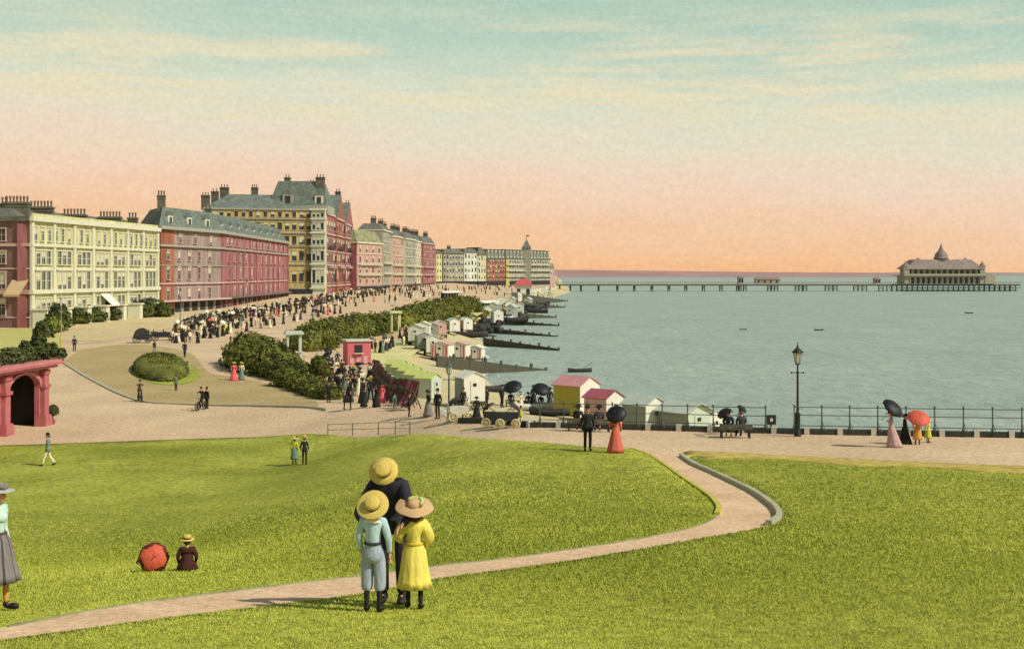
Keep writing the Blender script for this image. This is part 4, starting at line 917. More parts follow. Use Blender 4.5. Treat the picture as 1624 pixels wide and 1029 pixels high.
street_lamp('yellowish lamp post beside the shrubs on the lodge terrace', 97, 561, 8.0, M_HYEL, M_PIERW)
street_lamp('slim dark street lamp before the grand hotel', 527, 482, 9.5, M_RAIL, M_RAIL)
# black box on the railing
p = Vector((*at(1223, 60.6), 0)); p.z = zg(p.x, p.y); bx = thing('notice_box', 'square black framed box on a short post behind the railing', 'notice box', p)
mb = MB(); mb.tube((0,0,0),(0,0,.5), .04, n=6); mb.build('post', M_IRON, bx); mb = MB(); mb.box((0,0,.62), (.44,.14,.46)); mb.build('board', M_IRON, bx); mb = MB(); mb.box((0,-.08,.62), (.14,.03,.16)); mb.build('label_plate', M_PALE, bx)
# ------------------------------------------------------------------ planting
M_LEAF = islands('hedge_leaf', (.034,.046,.012), (.205,.21,.038)); M_LEAF2 = islands('bush_leaf', (.028,.04,.014), (.13,.15,.04)); M_LEAF3 = islands('bright_leaf', (.06,.09,.012), (.27,.29,.05))
M_BARK = mat('bark', (.08,.06,.04), .95, .3, 4, .5, 20)
def leaf_mesh(name, P, Nn, size, m):
    n = len(P); up = rng.normal(size=(n,3)); nn_ = Nn+rng.normal(size=(n,3))*.55; nn_ /= np.linalg.norm(nn_, axis=1)[:,None]
    a = np.cross(nn_, up); a /= np.linalg.norm(a, axis=1)[:,None]; b = np.cross(nn_, a)
    s = size*rng.uniform(.6, 1.3, n)[:,None]; w = .55*s
    V = np.stack([P-a*s, P-b*w+nn_*.1*s, P+a*s, P+b*w+nn_*.1*s], 1).reshape(-1,3)
    me = bpy.data.meshes.new(name); me.vertices.add(4*n); me.vertices.foreach_set('co', V.ravel())
    me.loops.add(4*n); me.loops.foreach_set('vertex_index', np.arange(4*n)); me.polygons.add(n)
    me.polygons.foreach_set('loop_start', np.arange(n)*4); me.polygons.foreach_set('loop_total', np.full(n, 4)); me.materials.append(m); me.update(); me.validate(); return me
def blob_points(blobs, n, lump=.18):
    B = np.array(blobs, float); w = (B[:,3]*B[:,4]+B[:,3]*B[:,5]+B[:,4]*B[:,5]); k = rng.choice(len(B), n, p=w/w.sum())
    d = rng.normal(size=(n,3)); d /= np.linalg.norm(d, axis=1)[:,None]; d[:,2] = np.where(d[:,2] < -.45, -d[:,2], d[:,2])
    ph = B[k,0]*3.1+B[k,1]*1.7
    l = 1+lump*(np.sin(d[:,0]*5+ph)*np.sin(d[:,1]*4.3+ph*2)+.6*np.sin(d[:,2]*9+d[:,0]*7+ph))
    r = (rng.uniform(.72, 1.06, n)**.6)*l
    return B[k,:3]+d*B[k,3:]*r[:,None], d/ B[k,3:]*B[k,3:].mean(1)[:,None]
def core_mesh(blobs, m, sc=.8):
    mb = MB()
    for b in blobs:
        o = len(mb.v); mb.ball(b[:3], (b[3]*sc, b[4]*sc, b[5]*sc), 0, 12, 8)
    return mb
def shrub(name, label, cat, loc, blobs, n, size, m, group=None, trunk=None, core=True):
    r = thing(name, label, cat, loc, 0, group)
    P, D = blob_points(blobs, n); me = leaf_mesh('foliage', P, D, size, m)
    if core:
        c = core_mesh(blobs, m); bm = bmesh.new(); bm.from_mesh(me); tmp = c.mesh('core', m); bm.from_mesh(tmp); bm.to_mesh(me); bm.free()
    link('foliage', me, r)
    if trunk:
        mb = MB(); h, rad = trunk; mb.tube((0,0,-.1), (0,0,h), rad, rad*.6, 8)
        for i in range(4): a = i*1.7; mb.tube((0,0,h*.8), (math.cos(a)*h*.35, math.sin(a)*h*.35, h*1.35), rad*.5, rad*.2, 6)
        mb.build('trunk', M_BARK, r)
    return r
def line_blobs(pts, hts, ws, step=1.0):
    """overlapping lumps along a ground line; points are photo pixels"""
    H = [hit(*p) for p in pts]; o = H[0]; out = []
    for i in range(len(H)-1):
        a, b = H[i], H[i+1]; L_ = (b-a).length; n = max(1, int(L_/(step*ws[i])))
        for k in range(n):
            t = k/n; p = a.lerp(b, t); h = (hts[i]*(1-t)+hts[i+1]*t)*random.uniform(.86, 1.1); w = (ws[i]*(1-t)+ws[i+1]*t)*random.uniform(.85, 1.15)
            x, y = p.x+random.uniform(-.2,.2)*w, p.y+random.uniform(-.5,.5)*w
            out.append((x-o.x, y-o.y, zg(x, y)-o.z+h*.35, w, w*1.25, h*.68))
    return o, out
o, bl = line_blobs([(397,578),(415,586),(445,600),(470,606)], [3.5,3.7,2.5,2.0], [3.0,3.3,2.4,1.8], .85)
shrub('hedge', 'big rounded dark green hedge end where the road bends', 'hedge', o, bl, 16000, .21, M_LEAF, 'promenade hedges')
o, bl = line_blobs([(455,612),(490,622),(525,634)], [1.7,1.4,1.1], [1.5,1.2,1.0], .85)
shrub('hedge', 'low tail of hedge tapering down towards the dark strollers', 'hedge', o, bl, 8000, .16, M_LEAF, 'promenade hedges')
o, bl = line_blobs([(488,556),(520,544),(560,536),(600,528),(616,524)], [3.2,3.6,3.8,3.6,3.2], [3.0,3.2,3.4,3.2,2.8], .95)
shrub('hedge', 'long dark hedge on the bank behind the pink kiosk', 'hedge', o, bl, 20000, .27, M_LEAF, 'promenade hedges')
o, bl = line_blobs([(640,520),(680,508),(720,497),(752,489)], [4.0,4.4,4.2,3.6], [3.4,3.8,3.8,3.2], .95)
shrub('hedge', 'farthest long hedge running on towards the pier', 'hedge', o, bl, 20000, .36, M_LEAF, 'promenade hedges')
p = hit(506, 616); shrub('small_tree', 'small round leafy tree at the end of the low hedge', 'tree', p, [(0,0,2.0,.9,.9,1.0),(.4,.1,1.5,.7,.7,.7),(-.4,0,1.4,.7,.7,.7)], 2600, .16, M_LEAF, None, (1.2, .1))
for i, (a, b, h, w) in enumerate([(662,536,2.0,1.3),(690,528,2.2,1.5),(716,520,2.4,1.6),(740,512,2.6,1.8),(762,503,2.6,1.8),(650,545,1.8,1.2)]):
    p = hit(a, b); shrub('bush', 'small yellow green bush below the far hedge on the lower promenade', 'bush', p, [(0,0,h*.4,w,w,h*.6),(w*.7,.2,h*.3,w*.7,w*.7,h*.45)], 900, .28, M_LEAF3, 'bushes on the lower promenade')
# oval raised bed on the forecourt
c = Vector((-38.2, 137, 0)); c.z = zg(c.x, c.y); ax = Vector((9.0, -28)).normalized(); th = math.atan2(ax.y, ax.x)
def ell(a, b, n=40): return [(c.x+ax.x*a*math.cos(t)-ax.y*b*math.sin(t), c.y+ax.y*a*math.cos(t)+ax.x*b*math.sin(t)) for t in [2*PI*i/n for i in range(n)]]
M_BRIGHT = mat('bright_turf', (.27,.31,.035), .95, 0, .4, .6, 6, col2=(.36,.38,.06), fine=.3, fscale=3)
sheet('bed_turf', [(x+1.0, y-1.4) for x, y in ell(15.5, 3.5)], .06, M_BRIGHT, step=lambda d: 1.2)
bed = thing('oval_flower_bed', 'oval raised bed of clipped dark green shrubs with bright turf rim on the forecourt', 'flower bed', c, th)
n = 9000; a = rng.uniform(0, 2*PI, n); u = np.sqrt(rng.uniform(0, 1, n)); X, Y = 14*u*np.cos(a), 2.9*u*np.sin(a); Z = 1.55*np.sqrt(np.clip(1-u**3.0, 0, 1))+rng.uniform(-.12,.06,n)
gz = np.array([zg(c.x+ax.x*x-ax.y*y, c.y+ax.y*x+ax.x*y)-c.z for x, y in zip(X, Y)])
P_ = np.stack([X, Y, Z+gz], 1); D_ = np.stack([X/14*.3, Y/2.9*u, np.full(n, .8)], 1); link('foliage', leaf_mesh('foliage', P_, D_, .17, M_LEAF), bed)
mb = MB(); prof = [(1.0,0),(.99,.5),(.9,1.0),(.7,1.35),(.35,1.45),(.01,1.47)]; mb.lathe(prof, 32, 0, Matrix.Diagonal((13.9, 2.85, 1, 1)), smooth=True)
mb.v = [(x, y, z+zg(c.x+ax.x*x-ax.y*y, c.y+ax.y*x+ax.x*y)-c.z) for x, y, z in mb.v]; mb.build('soil_mound', M_LEAF, bed)
# garden shrubs before the cream terrace
for i, (a, d, h, w, mm_) in enumerate([(74,224,4.6,2.0,M_LEAF2),(64,214,2.6,1.8,M_LEAF3),(108,246,3.2,2.2,M_LEAF2),(132,254,3.0,2.4,M_LEAF2),(156,262,3.6,2.2,M_LEAF2),(204,276,3.6,2.6,M_LEAF2),(220,280,4.2,2.6,M_LEAF2),(238,284,3.6,2.0,M_LEAF3),(244,280,3.0,2.0,M_LEAF2)]):
    x = (a-CX)/F*d+2.0; shrub('garden_shrub', 'dark leafy shrub in the front gardens of the cream terrace' if mm_ is M_LEAF2 else 'pale yellow green shrub in the front gardens of the cream terrace', 'shrub', (x, d, zg(x, d)), [(0,0,h*.42,w,w,h*.55),(w*.5,.2,h*.3,w*.7,w*.7,h*.4),(-w*.5,0,h*.28,w*.6,w*.6,h*.4)], 1100, .34, mm_, 'garden shrubs before the terrace')

# ------------------------------------------------------------------ pink arched lodge at the left
M_PINKL = mat('rose_terracotta', (.36,.095,.10), .85, 0, .8, .3, 6, col2=(.46,.15,.15), fine=.15, fscale=3)
La, Lb = Vector((-35.1, 74)), Vector((-33.5, 91.2)); ldir = (Lb-La).normalized(); rz = math.atan2(ldir.y, ldir.x); z0 = zg(-33.5, 88)-.1
lod = thing('arched_lodge', 'rose terracotta lodge with a dark arched opening and projecting cornice, planted on its roof', 'lodge', (La.x, La.y, z0), rz)
TL = (Lb-La).length; Ht = 4.45; u0, u1, sp, rise = 11.2, 15.75, 2.95, 1.0       # local +x runs away from us, local -y faces the forecourt
def lbox(name, c_, d_, m=M_PINKL, par=None): mb = MB(); mb.box(c_, d_, m and 0); return mb.build(name, m, par or lod)
mb = MB(); T = .35
mb.box((u0/2, T/2, Ht/2), (u0, T, Ht)); mb.box(((u1+TL)/2, T/2, Ht/2), (TL-u1, T, Ht)); n = 16
arc = [(u0+(u1-u0)*(1-math.cos(PI*i/n))/2, sp+rise*math.sin(PI*i/n)) for i in range(n+1)]
for (xa, za), (xb, zb_) in zip(arc[:-1], arc[1:]):
    mb.add([(xa,0,za),(xb,0,zb_),(xb,0,Ht),(xa,0,Ht),(xa,T,za),(xb,T,zb_),(xb,T,Ht),(xa,T,Ht)], [(0,1,2,3),(7,6,5,4),(0,4,5,1)])
mb.build('wall', M_PINKL, lod)
mb = MB()
for (xa, za), (xb, zb_) in zip(arc[:-1], arc[1:]):
    cx = (u0+u1)/2; f = lambda x, z, s: (cx+(x-cx)*s, sp+(z-sp)*s)
    (a0, b0), (a1, b1), (c0_, d0_), (c1_, d1_) = f(xa, za, 1.0), f(xb, zb_, 1.0), f(xa, za, 1.17), f(xb, zb_, 1.17)
    mb.add([(a0,-.14,b0),(a1,-.14,b1),(c1_,-.14,d1_),(c0_,-.14,d0_),(a0,0,b0),(a1,0,b1),(c1_,0,d1_),(c0_,0,d0_)], [(0,1,2,3),(3,2,6,7),(1,0,4,5)])
mb.build('arch_moulding', mat('rose_light', (.48,.18,.18), .85, .12, 1.5), lod)
for x in (u0-.55, u1+.55):
    mb = MB(); mb.box((x,-.16,1.95), (.7,.32,3.9)); mb.box((x,-.24,.35), (1.05,.5,.7)); mb.box((x,-.24,.8), (.9,.42,.2)); mb.box((x,-.22,sp), (.9,.44,.24)); mb.box((x,-.2,3.95), (.85,.42,.3)); mb.build('pilaster', M_PINKL, lod)
mb = MB(); mb.box((TL/2-.2,2.2,Ht+.17), (TL+1.2,6.2,.34)); mb.build('roof_slab', M_PINKL, lod)
mb = MB(); mb.box((TL/2-.15,-.55,Ht+.26), (TL+1.5,.75,.26)); mb.box((TL/2-.15,-.35,Ht-.1), (TL+.6,.5,.25)); mb.build('cornice', mat('rose_light', (0,0,0)), lod)
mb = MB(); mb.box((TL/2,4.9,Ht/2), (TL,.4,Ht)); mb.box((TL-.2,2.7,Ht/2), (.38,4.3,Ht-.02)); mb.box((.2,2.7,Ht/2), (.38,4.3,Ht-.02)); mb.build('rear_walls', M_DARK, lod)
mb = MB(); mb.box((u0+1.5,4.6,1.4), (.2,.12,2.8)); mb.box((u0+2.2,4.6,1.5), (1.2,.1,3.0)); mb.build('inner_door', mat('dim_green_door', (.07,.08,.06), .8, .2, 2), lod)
mb = MB(); mb.box((TL/2, 2.3, Ht+.55), (TL+.6, 4.6, .45)); mb.build('planter', mat('soil', (.07,.055,.035), .95, .3, 3), lod)
bl = [(2+i*1.15, .35+.3*math.sin(i*2), Ht+.6, .9, .8, .75+.15*math.sin(i*1.7)) for i in range(14)]; P, D = blob_points(bl, 4500)
hd = thing('roof_hedge', 'low dark hedge growing along the roof of the pink lodge', 'hedge', (La.x, La.y, z0), rz); link('foliage', leaf_mesh('foliage', P, D, .13, M_LEAF2), hd)
Wp = Matrix.Translation((La.x, La.y, z0)) @ Matrix.Rotation(rz, 4, 'Z')
q = Wp @ Vector((16.2, .2, Ht+.4)); shrub('potted_shrub', 'tall ragged shrub rising from the far end of the lodge roof', 'shrub', q, [(0,0,1.2,.5,.5,1.1),(.35,.2,1.9,.55,.5,.6),(-.6,0,.7,.8,.6,.6),(.7,.3,.6,.5,.5,.5),(.15,0,2.3,.35,.35,.4)], 3200, .15, M_LEAF2, None, (1.2, .07), core=False)
q = Wp @ Vector((17.2, -.2, Ht+.35)); shrub('potted_shrub', 'low spreading shrub beside the lamp post on the lodge roof', 'shrub', q, [(0,0,.4,.8,.6,.5),(.5,.3,.3,.5,.5,.4)], 1200, .14, M_LEAF2, core=False)
# roof extends behind as a terrace
p = hit(84, 673); tp = thing('topiary_tree', 'small ball topiary tree in a pot beside the lodge', 'topiary', p)
P, D = blob_points([(0,0,.95,.42,.42,.46)], 1500, .06); link('crown', leaf_mesh('crown', P, D, .06, M_LEAF2), tp); mb = MB(); mb.ball((0,0,.95), .36); mb.build('inner_crown', M_LEAF2, tp)
mb = MB(); mb.tube((0,0,.2), (0,0,.7), .04); mb.build('trunk', M_BARK, tp); mb = MB(); mb.lathe([(.14,0),(.2,.3),(.22,.32),(.16,.3)], 12, 0, close=True); mb.build('pot', M_PINKL, tp)
sheet('lower_promenade', G([(618,592),(645,575),(676,548),(742,508),(806,477),(780,476),(722,502),(664,530),(604,550),(584,560),(598,580)], 3), .03, mat('pale_sand', (.55,.50,.20), .95, 0, .12, .4, 4, col2=(.70,.64,.30), fine=.2, fscale=2), step=lambda d: 4)
sheet('yellow_turf', G([(-200,560),(-200,524),(0,522),(60,522),(92,530),(98,553),(60,560)], 3), .05, mat('yellow_turf', (.42,.39,.10), .95, 0, .15, .4, 4, col2=(.54,.50,.17), fine=.2, fscale=2), step=lambda d: 3)

# ------------------------------------------------------------------ carriages, deck chairs, shelters, prams
M_COACH = mat('black_coachwork', (.03,.03,.032), .4, .2, 1); M_HOOD = mat('dark_leather', (.04,.038,.034), .8, .2, 2)
def wheel_mesh(r, w=.07, n=20, sp=10, m=M_WOOD):
    mb = MB(); M = Matrix.Rotation(PI/2, 4, 'X')
    mb.lathe([(r-.07,-w/2),(r,-w/2),(r,w/2),(r-.07,w/2),(r-.07,-w/2)], n, 0, M)
    for q in range(sp): a = 2*PI*q/sp; mb.tube((0,0,0), (math.cos(a)*(r-.04), 0, math.sin(a)*(r-.04)), .022, n=4)
    mb.tube((0,-w,0),(0,w,0), .07, n=8); return mb.mesh('wheel', m)
WB, WS = wheel_mesh(.6), wheel_mesh(.45)
def carriage(label, px, py, rz, L_, hooded):
    p = hit(px, py); r = thing('carriage', label, 'carriage', p, rz, 'carriages waiting on the forecourt')
    for x, me, rr_ in ((-L_*.33, WB, .6), (L_*.33, WS, .45)):
        for y in (-.72, .72): link('wheel', me, r, (x, y, rr_))
    mb = MB(); w = .62; pr = [(-L_/2,.75),(-L_*.3,.5),(L_*.3,.5),(L_/2,.85),(L_/2,1.25),(-L_/2,1.3)]
    vs = [(x,-w,z) for x, z in pr]+[(x,w,z) for x, z in pr]; k = len(pr); mb.add(vs, [tuple(range(k))[::-1], tuple(range(k,2*k))]+[(i,(i+1)%k,k+(i+1)%k,k+i) for i in range(k)]); mb.build('body', M_COACH, r)
    if hooded:
        mb = MB(); n = 8; vs = []
        for i in range(n+1):
            a = PI*i/n; x, z = -L_*.05-math.cos(a)*L_*.42, 1.25+math.sin(a)*.95; vs += [(x,-w,z),(x,w,z)]
        mb.add(vs, [(2*i,2*i+1,2*i+3,2*i+2) for i in range(n)]+[tuple(2*i for i in range(n+1)), tuple(2*i+1 for i in range(n+1))[::-1]], 0, False); mb.build('hood', M_HOOD, r)
    else:
        for x in np.linspace(-L_*.4, L_*.4, max(2, int(L_/1.1))):
            mb = MB(); mb.box((x,0,1.42), (.16,1.15,.45)); mb.box((x+.25,0,1.3), (.5,1.15,.1)); mb.build('bench', M_HOOD, r)
    mb = MB(); mb.box((L_/2-.1,0,1.55), (.5,1.0,.1)); mb.box((L_/2-.35,0,1.75), (.08,1.0,.4)); mb.build('driver_seat', M_HOOD, r)
    mb = MB(); mb.tube((L_/2,.3,.7),(L_/2+1.6,.3,.85),.035); mb.tube((L_/2,-.3,.7),(L_/2+1.6,-.3,.85),.035); mb.build('shafts', M_WOOD, r)
carriage('dark hooded carriage waiting at the left end of the carriage line', 226, 544, R(12), 2.5, True)
carriage('long open dark wagonette standing beside the hooded carriage', 259, 540, R(14), 3.6, False)
carriage('small dark hooded carriage in the crowd before the red hotel', 322, 519, R(20), 2.8, True)
# row of maroon deck chairs
M_MAR = mat('maroon_canvas', (.22,.045,.055), .9, .3, 3); M_MAR2 = mat('rose_canvas', (.48,.13,.15), .9, .15, 3)
fr_ = MB()
for s in (-.34, .34): fr_.tube((s,-.28,0),(s,.22,1.55), .03, n=5); fr_.tube((s,.3,0),(s,-.08,1.1), .03, n=5)
for zz, yy in ((.12,-.25),(1.5,.2),(1.05,-.06)): fr_.tube((-.34,yy,zz),(.34,yy,zz), .025, n=5)
FRM = fr_.mesh('frame', M_WOOD); cv = MB(); n = 9; vs = []
for i in range(n): t = i/(n-1); vs += [(-.31,-.25+.45*t+.22*math.sin(PI*t)*-1*-.6,.14+1.36*t-.35*math.sin(PI*t)*.6), (.31,-.25+.45*t+.132*math.sin(PI*t),.14+1.36*t-.21*math.sin(PI*t))]
cv.add(vs, [(2*i,2*i+1,2*i+3,2*i+2) for i in range(n-1)], 0, True); CVM = cv.mesh('canvas', M_MAR)
a, b = hit(592, 597), hit(652, 648)
for i in range(30):
    t = i/29; x, y = a.x+(b.x-a.x)*t-.2*math.sin(PI*t), a.y+(b.y-a.y)*t; rose = i in (3, 4, 19, 27, 28)
    dc = thing('deck_chair', 'rose pink deck chair in the long row beside the green huts' if rose else 'dark maroon deck chair in the long row beside the green huts', 'deck chair', (x, y, zg(x, y)), R(-60+8*math.sin(i*2.1)), 'row of deck chairs')
    link('frame', FRM, dc); o = link('canvas', CVM, dc)
    if rose: o.material_slots[0].link = 'OBJECT'; o.material_slots[0].material = M_MAR2
    dc.scale = (2.1, 1.6, 1.15)
# white portals
def portal(label, px, py, w, dp, h, m):
    p = hit(px, py); r = thing('garden_portal', label, 'portal', p, R(15), 'portals between the hedges')
    for x in (-w/2, w/2):
        for y in (-dp/2, dp/2):
            mb = MB(); mb.box((x,y,h/2), (.24,.24,h)); mb.box((x,y,.15), (.36,.36,.3)); mb.box((x,y,h-.1), (.36,.36,.2)); mb.build('post', m, r)
    mb = MB(); mb.box((0,0,h+.12), (w+.8,dp+.8,.24)); mb.box((0,0,h+.32), (w+.5,dp+.5,.16)); mb.build('flat_roof', m, r)
portal('white four post portal between the round hedge and the crowd', 466, 573, 1.6, 1.4, 3.4, M_HMINT)
portal('yellowish white portal in the gap between the two long hedges', 627, 533, 1.5, 1.4, 4.2, mat('yellow_white_paint', (.58,.58,.30), .85, .1, 1))
def shelter(label, px, d, L_, rz, zadd=0):
    x, y = at(px, d); r = thing('promenade_shelter', label, 'shelter', (x, y, zg(x, y)+zadd), rz, 'long shelters on the promenade')
    mb = MB(); mb.add([(-L_/2,-2,2.5),(L_/2,-2,2.5),(L_/2,2,2.5),(-L_/2,2,2.5),(-L_/2,0,3.2),(L_/2,0,3.2)], [(0,1,5,4),(2,3,4,5),(1,2,5),(3,0,4),(3,2,1,0)]); mb.build('roof', M_AWN_W, r)
    mb = MB(); mb.box((0,0,1.2), (L_*.95,.15,2.4)); mb.build('screen', M_DARK, r)
    for i in range(7):
        mb = MB(); mb.box((-L_/2+.3+(L_-.6)*i/6,-1.7,1.25), (.16,.16,2.5)); mb.build('post', M_PIERW, r)
shelter('long white roofed shelter in front of the far yellow hotel', 713, 470, 13, R(62)); shelter('long white roofed shelter nearer the pier kiosk', 773, 400, 12, R(66))
# prams
M_PRAMW = mat('cream_pram', (.6,.56,.43), .6, .1, 2); PWH = wheel_mesh(.24, .04, 18, 8, mat('pale_wheel', (.52,.44,.22), .7, .1, 3))
def pram(label, px, py, rz, body, sc=1.):
    p = hit(px, py); r = thing('perambulator', label, 'pram', p, rz, 'prams beside the railing'); r.scale = (sc,)*3
    for x in (-.38,.38):
        for y in (-.25,.25): link('wheel', PWH, r, (x, y, .24))
    mb = MB(); pr = [(-.5,.5),(-.3,.38),(.35,.38),(.6,.6),(.62,.78),(-.55,.78)]; vs = [(x,-.22,z) for x, z in pr]+[(x,.22,z) for x, z in pr]; k = 6
    mb.add(vs, [tuple(range(k))[::-1], tuple(range(k,2*k))]+[(i,(i+1)%k,k+(i+1)%k,k+i) for i in range(k)]); mb.build('body', body, r)
    mb = MB(); n = 6; vs = []
    for i in range(n+1): a = PI*.55*i/n; vs += [(-.55+.5-.5*math.cos(a)*1.0, -.23, .78+.45*math.sin(a)), (-.55+.5-.5*math.cos(a), .23, .78+.45*math.sin(a))]
    mb.add(vs, [(2*i,2*i+1,2*i+3,2*i+2) for i in range(n)]+[tuple(2*i for i in range(n+1)), tuple(2*i+1 for i in range(n+1))[::-1]], 0, True); mb.build('hood', M_HOOD, r)
    mb = MB(); mb.path([(.6,-.2,.75),(.95,-.2,1.0),(.95,.2,1.0),(.6,.2,.75)], .015, 5); mb.build('handle', M_IRON, r)
pram('dark hooded pram with cream body just right of the pale lamp post', 729, 668, R(10), M_PRAMW, 1.1)
pram('dark pram with pale yellow wheels, left one of the pair beside the railing', 783, 677, R(-8), M_HOOD, 1.0)
pram('dark pram with pale wheels, close to the left end of the railing', 806, 679, R(175), M_COACH, 1.05)
# ------------------------------------------------------------------ grass blades on the near lawns
M_GRASS = islands('grass_blade', (.25,.28,.028), (.48,.50,.08), .85, .13)
n = 650000; d = np.exp(rng.uniform(math.log(10.5), math.log(62), n)); x = rng.uniform(-.58, .58, n)*d
k = (inside(x, d, lawn_left) | inside(x, d, lawn_right)) & (rng.uniform(0, 1, n) < np.clip((60-d)/40, 0, 1)) & ~inside(x, d, dry); x, d = x[k], d[k]; n = len(x); z = zland(x, d)+lawn_off(d)-.004
hgt = rng.uniform(.012, .036, n)*np.clip(d/15, .8, 1.7); wd = .008*np.clip(d/14, .8, 3); a = rng.uniform(0, PI, n); lx, ly = rng.normal(0, .5, n)*hgt, rng.normal(0, .5, n)*hgt
V = np.empty((n, 3, 3)); V[:,0] = np.stack([x-np.cos(a)*wd, d-np.sin(a)*wd, z], 1); V[:,1] = np.stack([x+np.cos(a)*wd, d+np.sin(a)*wd, z], 1); V[:,2] = np.stack([x+lx, d+ly, z+hgt], 1)
me = bpy.data.meshes.new('grass'); me.vertices.add(3*n); me.vertices.foreach_set('co', V.ravel()); me.loops.add(3*n); me.loops.foreach_set('vertex_index', np.arange(3*n)); me.polygons.add(n)
me.polygons.foreach_set('loop_start', np.arange(n)*3); me.polygons.foreach_set('loop_total', np.full(n, 3)); me.materials.append(M_GRASS); me.update()
tag(link('grass', me), 'short green grass growing on the lawns', 'grass', kind='stuff')
# ------------------------------------------------------------------ people
def solid(name, r, g, b, rough=.85): return mat(name, srgb(r, g, b), rough, .18, 9, .38, 13, fine=.10, fscale=50, stretch=(1,1,.28))
M_SKIN = mat('skin', srgb(206,150,118), .6, .06, 20); M_EYE = solid('eye_dark', 40, 34, 30, .4); M_LIP = solid('lips', 168, 92, 80)
M_HAIR = solid('brown_hair', 74, 48, 30); M_STRAW = mat('straw', srgb(222,196,104), .85, .12, 40, .5, 160); M_STRAWP = mat('pink_straw', srgb(216,178,132), .85, .12, 40, .5, 160)
M_NAVY = solid('navy_cloth', 44, 42, 52); M_BLACK = solid('black_cloth', 36, 36, 34); M_SHOE = solid('black_leather', 30, 28, 26, .5)
M_BLUE = solid('pale_blue_cloth', 178, 200, 204); M_GBLUE = solid('grey_blue_cloth', 160, 168, 180); M_YEL = solid('yellow_cotton', 230, 210, 98)
M_MINT = solid('mint_cotton', 188, 212, 194); M_GREY = solid('grey_wool', 122, 116, 112); M_DGREY = solid('dark_stripe', 66, 62, 62); M_MAROON2 = solid('dark_maroon_cloth', 66, 30, 26)
M_REDD = solid('coral_red_dress', 198, 98, 80); M_MAUVE = solid('mauve_dress', 182, 146, 142); M_CREAMC = solid('cream_cloth', 226, 214, 180); M_ROSEC = solid('rose_cloth', 214, 98, 102)
M_BROWNC = solid('brown_cloth', 96, 68, 48); M_TEAL = solid('grey_green_cloth', 110, 128, 112); M_OCHC = solid('ochre_cloth', 206, 150, 74); M_LIMEC = solid('lime_cloth', 190, 190, 70); M_PINKC = solid('pale_pink_cloth', 226, 176, 160)
M_CORAL = solid('coral_silk', 200, 88, 62, .6); M_CORALR = solid('dark_red_silk', 96, 34, 26, .6); M_BLKS = solid('black_silk', 30, 30, 32, .5); M_PINKS = solid('pink_silk', 212, 96, 92, .6); M_WHS = solid('white_silk', 226, 220, 196, .6)
M_BAND = solid('hat_band', 40, 36, 40); M_LEAFC = solid('hat_trimming', 176, 186, 110)

TMP = bpy.data.scenes.new('growing')
def skin_mesh(nodes, edges, sub=1, name='body'):
    me = bpy.data.meshes.new(name); idx = {k: i for i, k in enumerate(nodes)}
    me.from_pydata([n[0] for n in nodes.values()], [(idx[a], idx[b]) for a, b in edges], [])
    o = bpy.data.objects.new('tmp', me); TMP.collection.objects.link(o); o.modifiers.new('skin', 'SKIN')
    for i, n in enumerate(nodes.values()):
        r = n[1]; r = (r, r) if not hasattr(r, '__len__') else r; me.skin_vertices[0].data[i].radius = r; me.skin_vertices[0].data[i].use_root = (i == 0)
    if sub: s = o.modifiers.new('sub', 'SUBSURF'); s.levels = sub; s.render_levels = sub
    vl = TMP.view_layers[0]; vl.update(); dg = vl.depsgraph; out = bpy.data.meshes.new_from_object(o.evaluated_get(dg))
    bpy.data.objects.remove(o); out.materials.clear(); out.polygons.foreach_set('use_smooth', [True]*len(out.polygons)); return out
def join(me, mb, mats):
    """add loose pieces of a mesh builder to a grown mesh (face, fingers ...)"""
    base = MB(); base.v = [tuple(v.co) for v in me.vertices]; base.f = [list(p.vertices) for p in me.polygons]; base.m = [0]*len(base.f); base.sm = [True]*len(base.f)
    if mb: o = len(base.v); base.v += mb.v; base.f += [[i+o for i in f] for f in mb.f]; base.m += mb.m; base.sm += mb.sm
    return base.mesh(me.name, mats)
def lerp3(a, b, t): return tuple(a[i]+(b[i]-a[i])*t for i in range(3))
